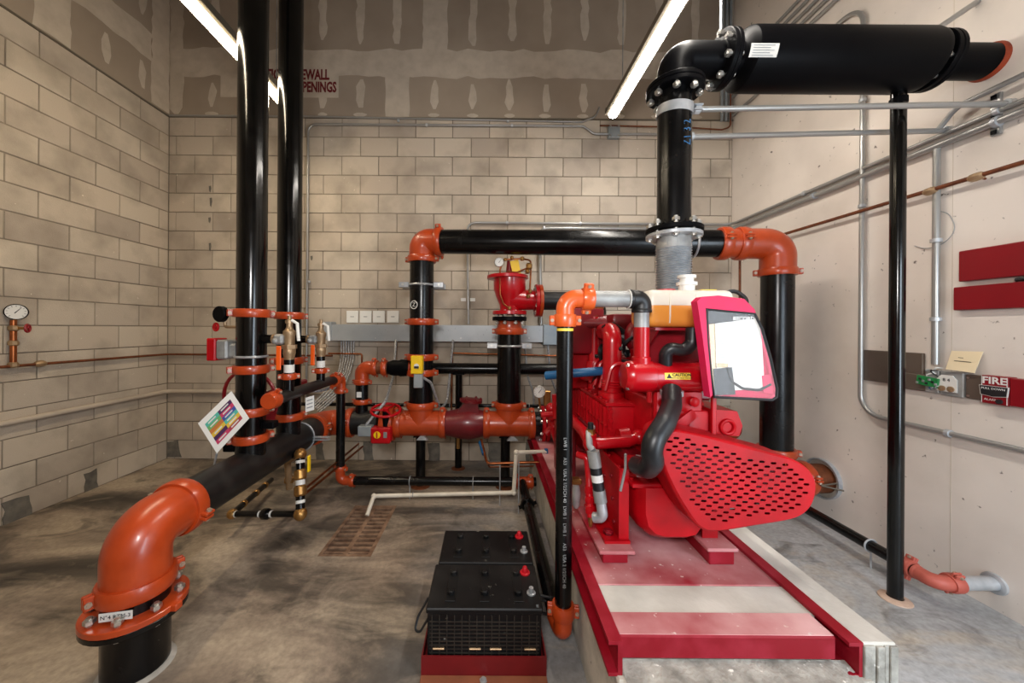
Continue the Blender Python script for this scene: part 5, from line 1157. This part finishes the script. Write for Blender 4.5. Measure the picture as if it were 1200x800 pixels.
def battery(ya, yb_, label, shift, dx):
    x0, x1 = bx0+0.012+dx, bx1-0.010-dx*0.3; zb0, zb1 = 0.033, 0.275-shift
    b = thing('battery', label, 'battery', ((x0+x1)/2, (ya+yb_)/2, zb0), 'engine starting batteries')
    MB().span((x0, ya+0.006, zb0), (x1, yb_-0.006, zb1-0.02), 0.004).build('case', 'battery', b)
    MB().span((x0-0.006, ya, zb1-0.024), (x1+0.006, yb_, zb1), 0.005).build('lid', 'battery', b)
    ribm = MB().box((0, 0, 0), (x1-x0-0.02, 0.006, 0.004)).mesh('case_rib', M['battery_rib'], smooth=0)
    for k in range(11): share('case_rib', ribm, ((x0+x1)/2, ya+0.005, zb0+0.02+k*0.0165), b)
    vr = MB().box((0, 0, 0), (0.004, 0.006, zb1-zb0-0.04)).mesh('case_rib', M['battery_rib'], smooth=0)
    for k in range(15): share('case_rib', vr, (x0+0.02+k*(x1-x0-0.04)/14, ya+0.0045, (zb0+zb1)/2-0.008), b)
    for fx in (0.1, 0.42, 0.6, 0.9): MB().box((x0+(x1-x0)*fx, ya+0.002, zb0+0.072), (0.05, 0.010, 0.007), None, 0.002).build('hold_down_ledge', 'bronze', b)
    for fx in (0.19, 0.50, 0.81):
        MB().span((x0+(x1-x0)*fx-0.022, ya+0.04, zb1), (x0+(x1-x0)*fx+0.022, yb_-0.03, zb1+0.003), 0.001).build('vent_rail', 'battery', b)
        for fy in (0.3, 0.74):
            MB().lathe([(0.017, 0), (0.017, 0.014), (0.012, 0.018)], (x0+(x1-x0)*fx, ya+(yb_-ya)*fy, zb1+0.003), (0, 0, 1), 18).build('vent_cap', 'battery', b)
    pos = MB().lathe([(0.024, 0), (0.024, 0.006), (0.014, 0.008), (0.012, 0.026), (0.008, 0.032)], (x0+(x1-x0)*0.9, ya+(yb_-ya)*0.78, zb1), (0, 0, 1), 18).build('positive_terminal', 'battery_red', b, label='red positive terminal')
    MB().lathe([(0.020, 0), (0.020, 0.005), (0.012, 0.007), (0.010, 0.026)], (x0+(x1-x0)*0.93, ya+(yb_-ya)*0.32, zb1), (0, 0, 1), 18).build('negative_terminal', 'galv', b)
    return b
b = battery(1.512, 1.80, 'black lead-acid battery filling the tray end with the bare brown plate', 0.0, 0.0)
text(b, 'PB', 'grey_box', (bx1-0.025, 1.53, 0.2757), (0, 1, 0), (-1, 0, 0), 0.016)
battery(1.81, 2.10, 'black lead-acid battery at the floor drain end of the tray', 0.0, 0.012)
t = thing('battery_cable', 'black battery cables looping over the tray toward the engine pad', 'cable', (0.3, 1.75, 0.1))
for pts in ([(630, 697), (645, 700), (662, 702)], [(632, 702), (648, 706), (664, 705)], [(636, 718), (652, 722), (668, 724)]):
    MB().tube([at(px, py, 1.74) for px, py in pts], 0.006, 8).build('lead', 'cable', t)
MB().tube(rounded([at(502, 700, 1.6), at(490, 722, 1.57), at(486, 738, 1.55), at(492, 741, 1.54), at(503, 722, 1.55)], 0.04), 0.005, 8).build('loop', 'cable', t)
# ------------------------------------------------------------------ conduits and boxes on the walls
def run(name, label, pts, r, mat='conduit', rad=0.09, cat='conduit', group=None, clips=()):
    t = thing(name, label, cat, pts[0], group)
    MB().tube(rounded(pts, rad, 8), r, 12).build('tube', mat, t)
    for c, ax in clips: MB().lathe([(r*1.02, -0.012), (r*1.5, -0.010), (r*1.5, 0.010), (r*1.02, 0.012)], c, ax, 12).build('clip', 'galv', t)
    return t
B = lambda px, py, off=0.03: at(px, py, YB-off)
# along the top of the block on the back wall
x_a, x_b = B(362, 0).x, B(694, 0).x; zt_ = B(500, 141).z
run('wall_conduit', 'upper steel conduit along the top of the block wall', [(XL+0.02, YB-0.02, ZT+0.004), (-1.98, YB-0.02, ZT+0.004), (x_b-0.1, YB-0.02, zt_), (x_b+0.05, YB-0.02, zt_+0.06), (x_b+0.09, YB-0.02, zt_+0.16)], 0.010, clips=[(V((x, YB-0.02, zt_+0.003)), (1, 0, 0)) for x in (-1.0, 0.2)])
zt2 = B(500, 146.5).z
run('wall_conduit', 'lower steel conduit along the block top, dropping behind the risers', [(B(362, 0).x, YB-0.03, B(362, 490).z), (B(362, 0).x, YB-0.03, zt2), (B(685, 0).x, YB-0.03, zt2), (B(697, 0).x, YB-0.03, B(697, 157).z), (B(800, 0).x, YB-0.03, B(760, 157).z)], 0.0125, clips=[(B(362, 330), (0, 0, 1)), (B(500, 146.5), (1, 0, 0)), (B(600, 147), (1, 0, 0))])
t = thing('outlet_box', 'small grey outlet box on the conduit near the exhaust pipe', 'box', B(719, 162))
MB().box(B(719, 155), (0.125, 0.05, 0.14), None, 0.004).build('box', 'grey_box', t)
for sx in (-1, 1):
    for sz in (-1, 1): bolt(t, B(719, 155)+V((sx*0.045, -0.027, sz*0.05)), (0, 1, 0), 0.01, 0.006)
t = run('sprinkler_branch', 'thin red pipe along the block top near the exhaust pipe', [B(703, 147, 0.05), B(800, 149, 0.05), B(846, 152, 0.05), (XR-0.06, YB-0.05, B(850, 150).z), (XR-0.06, YB-0.05, B(857, 60).z)], 0.008, 'rust_pipe', 0.05, 'pipe')
# conduits rising from the trough, over the cross pipe and round the corner onto the white wall
z1_, z2_ = 2.615, 2.56
run('wall_conduit', 'slim conduit up from the trough, rounding the corner onto the white wall', [B(549, 380), V((B(549, 0).x, YB-0.03, z1_)), V((XR-0.03, YB-0.03, z1_)), V((XR-0.03, -0.5, z1_))], 0.0135, clips=[(V((XR-0.03, 3.0, z1_)), (0, 1, 0)), (V((XR-0.03, 1.86, z1_)), (0, 1, 0)), (V((1.0, YB-0.03, z1_)), (1, 0, 0)), (V((0.2, YB-0.03, z1_)), (1, 0, 0))])
run('wall_conduit', 'thicker conduit just below the slim one, rounding onto the white wall', [B(634, 382), V((B(634, 0).x, YB-0.035, z2_)), V((XR-0.035, YB-0.035, z2_)), V((XR-0.035, -0.5, z2_))], 0.019, clips=[(V((XR-0.035, 2.9, z2_)), (0, 1, 0)), (V((XR-0.035, 1.86, z2_)), (0, 1, 0)), (V((0.6, YB-0.035, z2_)), (1, 0, 0))])
t = thing('strut_bracket', 'short slotted strut holding the conduit pair on the white wall', 'bracket', (XR, 1.88, 2.5))
MB().span((XR-0.016, 1.86, 2.50), (XR, 1.90, 2.72), 0.003).build('strut', 'conduit', t)
for z in (2.515, 2.59, 2.66, 2.70): MB().box((XR-0.024, 1.88, z), (0.008, 0.022, 0.022), None, 0.002).build('strut_nut', 'matte_black', t)
run('wall_conduit', 'conduit branching up off the pair beside the slotted strut', [V((XR-0.06, 2.08, z1_+0.03)), V((XR-0.06, 2.0, z1_+0.11)), V((XR-0.06, 1.2, z1_+0.12))], 0.0135)
# long drop beside the engine, turning along the wall
za = 0.88
yv = on_right(1010, 250, 0.03).y
run('wall_conduit', 'tall grey conduit dropping down the white wall and turning along it', [(XR-0.03, YB-0.05, 3.80), (XR-0.03, yv, 3.80), (XR-0.03, yv, za), (XR-0.03, 0.2, za)], 0.0145, rad=0.14, clips=[((XR-0.03, yv, 2.35), (0, 0, 1)), ((XR-0.03, 2.05, za), (0, 1, 0)), ((XR-0.03, yv, 3.1), (0, 0, 1))])
yv2 = on_right(1097, 300, 0.03).y
run('wall_conduit', 'short conduit dropping from the pair to the opened alarm box', [(XR-0.03, yv2, z2_), (XR-0.03, yv2, 1.27)], 0.0165, clips=[((XR-0.03, yv2, on_right(1097, 374).z), (0, 0, 1)), ((XR-0.03, yv2, on_right(1097, 283).z), (0, 0, 1))])
for k in range(5):
    run('ceiling_conduit', ['lowest', 'second lowest', 'middle', 'second highest', 'topmost'][k]+' of five parallel conduits high on the white wall above the silencer', [(XR-0.03, YB-0.03, 4.0+k*0.075), (XR-0.03, 1.0, 4.0+k*0.075)], 0.014, 'conduit', group='conduit bundle high on the white wall')
for k in range(3):
    run('corner_conduit', ['upright corner conduit touching the white wall above the block', 'middle of the three upright corner conduits above the block', 'upright corner conduit farthest from the white wall above the block'][k], [(XR-0.05-k*0.045, YB-0.03, ZT-0.02), (XR-0.05-k*0.045, YB-0.03, ZC)], 0.016, 'grey_box', group='conduit bundle in the corner')
# rusty sprinkler pipe along the white wall
zs_ = 2.30
t = run('sprinkler_pipe', 'thin rusty threaded pipe running along the white wall', [(XR-0.05, YB-0.02, zs_+0.03), (XR-0.05, 0.3, zs_-0.02)], 0.012, 'rust_pipe', cat='pipe')
for y in (on_right(1100, 224).y, on_right(1155, 210).y): MB().lathe([(0.014, -0.03), (0.022, -0.018), (0.024, 0), (0.022, 0.018), (0.014, 0.03)], (XR-0.05, y, zs_), (0, 1, 0), 8).build('union', 'bronze', t)
MB().tube([(XR-0.05, on_right(1155, 210).y, zs_), (XR-0.001, on_right(1155, 210).y, zs_-0.01)], 0.006, 8).build('wall_hook', 'rust_pipe', t)
run('sprinkler_drop', 'thin rusty pipe dropping behind the orange elbow', [at(867, 295, 3.5), at(867, 350, 3.5)], 0.011, 'rust_pipe', cat='pipe')
# trough with its cover plates and boxes
t = thing('wiring_trough', 'long grey steel wiring trough on the block wall behind the risers', 'trough', B(520, 399, 0.06))
a, b = B(386, 399, 0.06), B(636, 381.5, 0.06)
MB().span((a.x, YB-0.12, a.z), (b.x, YB, b.z), 0.003).build('cover', 'grey_trough', t)
for px in (440, 540, 620): 
    q = B(px, 396, 0.121); MB().lathe([(0.007, 0), (0.007, 0.003)], q, (0, -1, 0), 10).build('screw', 'bolt', t)
MB().box((a.x+0.0, YB-0.07, (a.z+b.z)/2+0.02), (0.10, 0.12, 0.19), None, 0.003).build('end_box', 'grey_trough', t)
for k, px in enumerate((413, 428.5, 444, 460.5)):
    c = B(px, 371, 0.01)
    o = MB().box(c, (0.128, 0.016, 0.13), None, 0.003).build('cover_plate', 'white_plastic', None, ['first', 'second', 'third', 'fourth'][k]+' white cover plate in the row above the trough, counted from the risers', 'cover plate', 'white cover plates above the trough')
    MB().span((c.x-0.02, c.y-0.0088, c.z-0.004), (c.x+0.02, c.y-0.008, c.z+0.004)).build('print_line', 'galv_dull', o)
t = thing('control_box', 'square light grey control box at the trough end', 'box', B(648, 405, 0.1))
q = B(648, 392, 0.1); MB().box(q+V((0, 0.03, 0)), (0.22, 0.13, 0.22), None, 0.004).build('box', 'grey_box', t)
MB().box(q+V((0, -0.036, 0)), (0.21, 0.006, 0.21), None, 0.002).build('cover', 'grey_box', t)
t = thing('conduit_tag', 'pair of white labels on the slim conduit beside the relief valve', 'label', B(549, 352))
for dx in (-0.055, 0.045): MB().box(B(549, 351, 0.045)+V((dx, 0, 0)), (0.055, 0.004, 0.035)).build('label', 'label_white', t)
# flexible conduits hanging below the trough
for k in range(6):
    run('flexible_conduit', ['first', 'second', 'third', 'fourth', 'fifth', 'sixth'][k]+' flexible steel conduit curving out below the trough, counted from the tall risers', [B(400+k*2.9, 399, 0.06), B(400+k*2.9, 418, 0.08), B(397+k*2.6, 436, 0.16), B(386+k*2.6, 454+k*1.6, 0.34), B(366+k*1.6, 474+k*1.8, 0.5)], 0.0085, 'flex_conduit', 0.2, group='flexible conduits below the trough')
for px, lab in ((667, 'grey flexible conduit dropping beside the control box toward the pump'), (640, 'dark flexible conduit hanging below the control box')):
    run('flexible_conduit', lab, [B(px-25, 404, 0.08), B(px-22, 440, 0.07), B(px-14, 462, 0.08), B(px-16, 486, 0.10)], 0.012, 'flex_conduit', 0.3)
run('copper_tube', 'copper sensing tube bent down beside the flexible conduits', [B(385, 414, 0.12), B(424, 414.5, 0.12), B(424, 445, 0.12)], 0.009, 'copper', 0.02, 'pipe')
run('copper_tube', 'copper sensing tube running level behind the relief riser', [B(660, 417, 0.15), B(530, 413.5, 0.15), B(529, 482, 0.15)], 0.009, 'copper', 0.02, 'pipe')
run('valve_conduit', 'grey bent conduit joining the second riser valve', [at(352, 452, 2.8), at(362, 458, 2.9), at(375, 458, 2.95), at(392, 452, 3.1)], 0.013, 'flex_conduit', 0.1)
# left wall lines
run('sprinkler_pipe', 'thin copper-brown pipe around the corner of the block walls', [(XL+0.03, 1.5, 1.165), (XL+0.03, YB-0.03, 1.155), (HX-0.2, YB-0.03, 1.15)], 0.011, 'rust_pipe', 0.05, 'pipe')
run('painted_conduit', 'pale conduit running low around the corner of the block walls', [(XL+0.03, 1.5, 0.75), (XL+0.03, YB-0.03, 0.75), (HX-0.1, YB-0.03, 0.75)], 0.022, 'block', 0.06)
t = thing('test_connection', 'copper standpipe with union under the white wall gauge', 'pipe', (XL+0.03, 2.62, 1.165))
cy = 2.63
MB().tube([(XL+0.03, cy, 1.165), (XL+0.03, cy, 1.50)], 0.018, 14).build('standpipe', 'copper', t)
for z in (1.17, 1.33, 1.44): MB().lathe([(0.02, -0.02), (0.028, -0.012), (0.028, 0.012), (0.02, 0.02)], (XL+0.03, cy, z), (0, 0, 1), 8).build('union', 'bronze', t)
MB().lathe([(0.013, -0.035), (0.024, -0.02), (0.026, 0), (0.024, 0.02), (0.013, 0.035)], (XL+0.03, 2.79, 1.163), (0, 1, 0), 8).build('union', 'bronze', t)
MB().tube([(XL+0.03, cy, 1.44), (XL+0.085, cy+0.03, 1.44)], 0.01, 10).build('valve_stem', 'brass', t)
handwheel(t, (XL+0.09, cy+0.035, 1.44), (1, 0.5, 0), 0.028, 0.007, 'red_dark', 3, 'valve_wheel')
gauge('wall_gauge', 'white dial pressure gauge on the block wall at the picture edge', (XL+0.05, cy, 1.56), (0.75, -0.66, 0), 0.058, 'matte_black', 'label_white', (XL+0.03, cy, 1.48))

# drips below old anchors on the block wall
for px, py, l_ in ((246, 218, 0.07), (247, 232, 0.10), (245.5, 255, 0.06), (246, 285, 0.09), (365, 300, 0.05)):
    q = at(px, py, YB-0.001); MB().prism([(-0.012, 0), (0.012, 0.005), (0.016, -l_*0.4), (0.006, -l_), (-0.008, -l_*0.8)], q, (1, 0, 0), (0, 0, 1), (0, -0.001, 0)).build('mortar_drip', 'block_patched', wall_back, smooth=0)
# ------------------------------------------------------------------ alarm devices on the white wall
def wall_box(y0, y1, z0, z1, d): return MB().span((XR-d, y0, z0), (XR, y1, z1), min(0.004, d*0.3))
def rw(px, py, off=0.0): return on_right(px, py, off)
q0, q1 = rw(1130, 330), rw(1215, 284)
t = thing('alarm_cabinet', 'upper of the two dark red alarm cabinets on the white wall', 'cabinet', (XR, 1.75, 1.74), 'red alarm cabinets')
wall_box(1.50, q0.y, 1.745, 1.915, 0.035).build('door', 'red_panel', t); wall_box(1.505, q0.y-0.005, 1.75, 1.91, 0.03).build('body', 'red_dark', t)
t = thing('alarm_cabinet', 'lower of the two dark red alarm cabinets on the white wall', 'cabinet', (XR, 1.75, 1.58), 'red alarm cabinets')
wall_box(1.50, q0.y+0.022, 1.585, 1.715, 0.035).build('door', 'red_panel', t); wall_box(1.505, q0.y+0.017, 1.59, 1.71, 0.03).build('body', 'red_dark', t)
t = thing('cable_clip', 'black cable bundle wedged between the two red cabinets', 'cable', (XR-0.02, 1.7, 1.72))
MB().tube([(XR-0.02, 1.52, 1.732), (XR-0.018, 1.6, 1.727), (XR-0.02, 1.72, 1.732), (XR-0.016, 1.80, 1.728)], 0.010, 8).build('cable', 'cable', t)
y_a, y_b = rw(1013, 425).y, rw(1085, 430).y
t = thing('steel_cover', 'plain grey-brown steel cover plate on the white wall behind the post', 'plate', (XR, (y_a+y_b)/2, 1.115))
wall_box(y_b, y_a, 1.118, 1.33, 0.02).build('plate', 'steel_plate', t)
wall_box(y_b-0.06, y_a-0.18, 1.10, 1.20, 0.026).build('lower_lip', 'steel_plate', t)
y_c = rw(1106, 445).y
t = thing('alarm_box', 'opened wall box with green circuit board and loose wires', 'circuit box', (XR, (y_b+y_c)/2, 1.10))
wall_box(y_c, y_b-0.02, 1.10, 1.235, 0.03).build('back_box', 'galv_dull', t)
pc = MB().box((XR-0.042, (y_b+y_c)/2, 1.165), (0.012, 0.105, 0.055), Matrix.Rotation(0.12, 3, 'X'), 0.002).build('circuit_board', 'green_board', t)
for k in range(7):
    MB().box((XR-0.051, (y_b+y_c)/2-0.045+k*0.015, 1.165+0.012*((k % 3)-1)), (0.008, 0.009, 0.012)).build('chip', 'ink' if k % 2 else 'galv_dull', pc)
random.seed(5)
for k in range(9):
    y = random.uniform(y_c, y_b-0.03); a_ = V((XR-0.03, y, random.choice([1.215, 1.235, 1.12]))); b_ = a_+V((0.0, random.uniform(-.05, .05), random.uniform(-.04, .03)))
    MB().tube(rounded([a_, (a_+b_)/2+V((-0.03, 0, 0.01)), b_], 0.02, 4), 0.003, 6).build('wire', random.choice(['ink', 'label_white', 'battery_red', 'galv_dull', 'blue_hose']), t)
y_d = rw(1135, 450).y
t = thing('relay_module', 'relay module with white label beside the green circuit board', 'module', (XR, (y_c+y_d)/2, 1.09))
wall_box(y_d, y_c-0.004, 1.095, 1.232, 0.03).build('back_box', 'galv_dull', t)
ym = (y_c+y_d)/2+0.012
MB().prism([(-0.045, 0.0), (0.045, 0.0), (0.045, 0.07), (0.025, 0.095), (-0.025, 0.095), (-0.045, 0.07)], (XR-0.032, ym, 1.118), (0, -1, 0), (0, 0, 1), (-0.006, 0, 0)).build('label', 'label_white', t)
text(t, '8 4', 'ink', (XR-0.0392, ym, 1.185), (0, -1, 0), (0, 0, 1), 0.026)
for d_ in (-0.02, 0.02): MB().lathe([(0.016, 0), (0.016, 0.006), (0.006, 0.008)], (XR-0.038, ym+d_, 1.135), (-1, 0, 0), 14).build('terminal', 'bronze', t)
y_e, y_f = rw(1160, 455).y, rw(1193.5, 455).y
t = thing('blank_plate', 'blank brownish metal plate beside the fire pull box', 'plate', (XR, (y_d+y_e)/2, 1.1))
wall_box(y_e+0.003, y_d-0.003, 1.095, 1.228, 0.022).build('plate', 'steel_plate', t)
for z in (1.11, 1.21): MB().lathe([(0.006, 0), (0.006, 0.002)], (XR-0.022, y_d-0.015, z), (-1, 0, 0), 10).build('screw', 'bolt', t)
t = thing('fire_pull_box', 'red box lettered FIRE with black plate on the white wall', 'alarm box', (XR, (y_e+y_f)/2, 1.08))
zf0, zf1 = 1.088, 1.235
bd = wall_box(y_f, y_e, zf0, zf1, 0.05).build('body', 'red_panel', t)
yc_ = (y_e+y_f)/2; wd = y_e-y_f
for a_, b_ in (((y_f+0.004, zf0+0.004), (y_f+0.006, zf1-0.004)), ((y_e-0.006, zf0+0.004), (y_e-0.004, zf1-0.004))): MB().span((XR-0.0512, a_[0], a_[1]), (XR-0.05, b_[0], b_[1])).build('edge_line', 'label_white', bd)
text(bd, 'FIRE', 'label_white', (XR-0.0502, yc_, zf1-0.026), (0, -1, 0), (0, 0, 1), 0.05, bold=0.0012)
MB().prism([(-0.055, 0), (0.055, 0), (0.05, -0.05), (0, -0.058), (-0.05, -0.05)], (XR-0.0502, yc_, zf0+0.095), (0, -1, 0), (0, 0, 1), (-0.003, 0, 0)).build('lens_rim', 'label_white', bd)
MB().prism([(-0.051, 0), (0.051, 0), (0.046, -0.046), (0, -0.053), (-0.046, -0.046)], (XR-0.052, yc_, zf0+0.093), (0, -1, 0), (0, 0, 1), (-0.004, 0, 0)).build('lens', 'ink', bd)
text(bd, 'PULL DOWN', 'label_white', (XR-0.0562, yc_, zf0+0.08), (0, -1, 0), (0, 0, 1), 0.015)
text(bd, 'ALARM', 'label_white', (XR-0.0502, yc_+0.012, zf0+0.022), (0, -1, 0), (0, 0, 1), 0.016)
MB().lathe([(0.012, 0), (0.012, 0.008)], (XR-0.05, y_f+0.03, zf0+0.018), (-1, 0, 0), 14).build('key_lock', 'ink', bd)
MB().span((XR-0.05, 1.52, zf0+0.004), (XR, y_f-0.003, zf1-0.004), 0.003).build('red_wall_box', 'red_panel', None, 'plain dark red wall box just past the lettered FIRE box', 'box')
# cream instruction card leaning above the module
t = thing('instruction_card', 'cream paper card leaning askew above the relay module', 'card', rw(1130, 437, 0.03))
c = [rw(1108, 432.5, 0.045), rw(1115, 411, 0.012), rw(1152, 412, 0.012), rw(1142, 437, 0.045)]
MB().add(c+[p+V((0.002, 0, 0)) for p in c], [(0, 1, 2, 3), (7, 6, 5, 4), (0, 4, 5, 1), (1, 5, 6, 2), (2, 6, 7, 3), (3, 7, 4, 0)]).build('card', 'cream_card', t, smooth=0)
mid = sum(c, V())/4
for k, w2 in ((0.02, 0.02), (0.0, 0.07), (-0.03, 0.02)): MB().tube([mid+V((-0.004-k*0.5, w2/2, k)), mid+V((-0.004-k*0.5, -w2/2, k-0.002))], 0.0015, 5).build('print_line', 'ink', t)
run('stray_wire', 'thin curled wire hanging loose on the white wall beside the conduit', [rw(1072, 288, 0.01), rw(1085, 292, 0.01), rw(1108, 285, 0.01), rw(1121, 268, 0.01), rw(1112, 250, 0.01), rw(1100, 247, 0.01)], 0.0025, 'galv_dull', 0.1, 'wire')
# low line leaving through the white wall
t = thing('fill_line', 'low black pipe with dusty pink fittings entering the white wall', 'pipe', (2.5, 1.9, 0.1))
fz = 0.14
p0, p1 = at(935, 590, 2.75), at(1070, 657, 2.05)
p0.z = p1.z = fz; p1 = V((2.37, 1.985, fz)); p0 = V((2.37, 2.95, fz))
pipe(t, p0, p1, R25*0.9)
coupling(t, p1+V((0, 0.02, 0)), (0, 1, 0), R25*0.9, (0.4, 0, 1), 'orange_dusty', w_=0.055)
e0 = V((2.37, 1.97, fz)); e1 = V((2.37, 1.88, fz)); e2 = V((2.46, 1.88, fz))
elbow(t, e0, e1, e2, R25*1.0, 'orange_dusty')
coupling(t, e2, (1, 0, 0), R25*0.9, (0, -0.4, 1), 'orange_dusty', w_=0.055)
pipe(t, e2, (XR-0.002, 1.88, fz), R25*0.9, 'galv', 'galvanised_section')
MB().lathe([(R25*0.92, 0), (R25*1.45, 0), (R25*1.4, 0.010), (R25*1.2, 0.014), (R25*0.92, 0.014)], (XR, 1.88, fz), (-1, 0, 0), 28, True).build('wall_ring', 'galv', t)
mb = MB(); mb.torus((2.37, 2.2, fz), (0, 1, 0), R25+0.002, 0.005, 24, 6); mb.cyl((2.37, 2.2, 0), (2.37, 2.2, fz-R25), 0.005, n=8); mb.build('support_rod', 'galv', t)
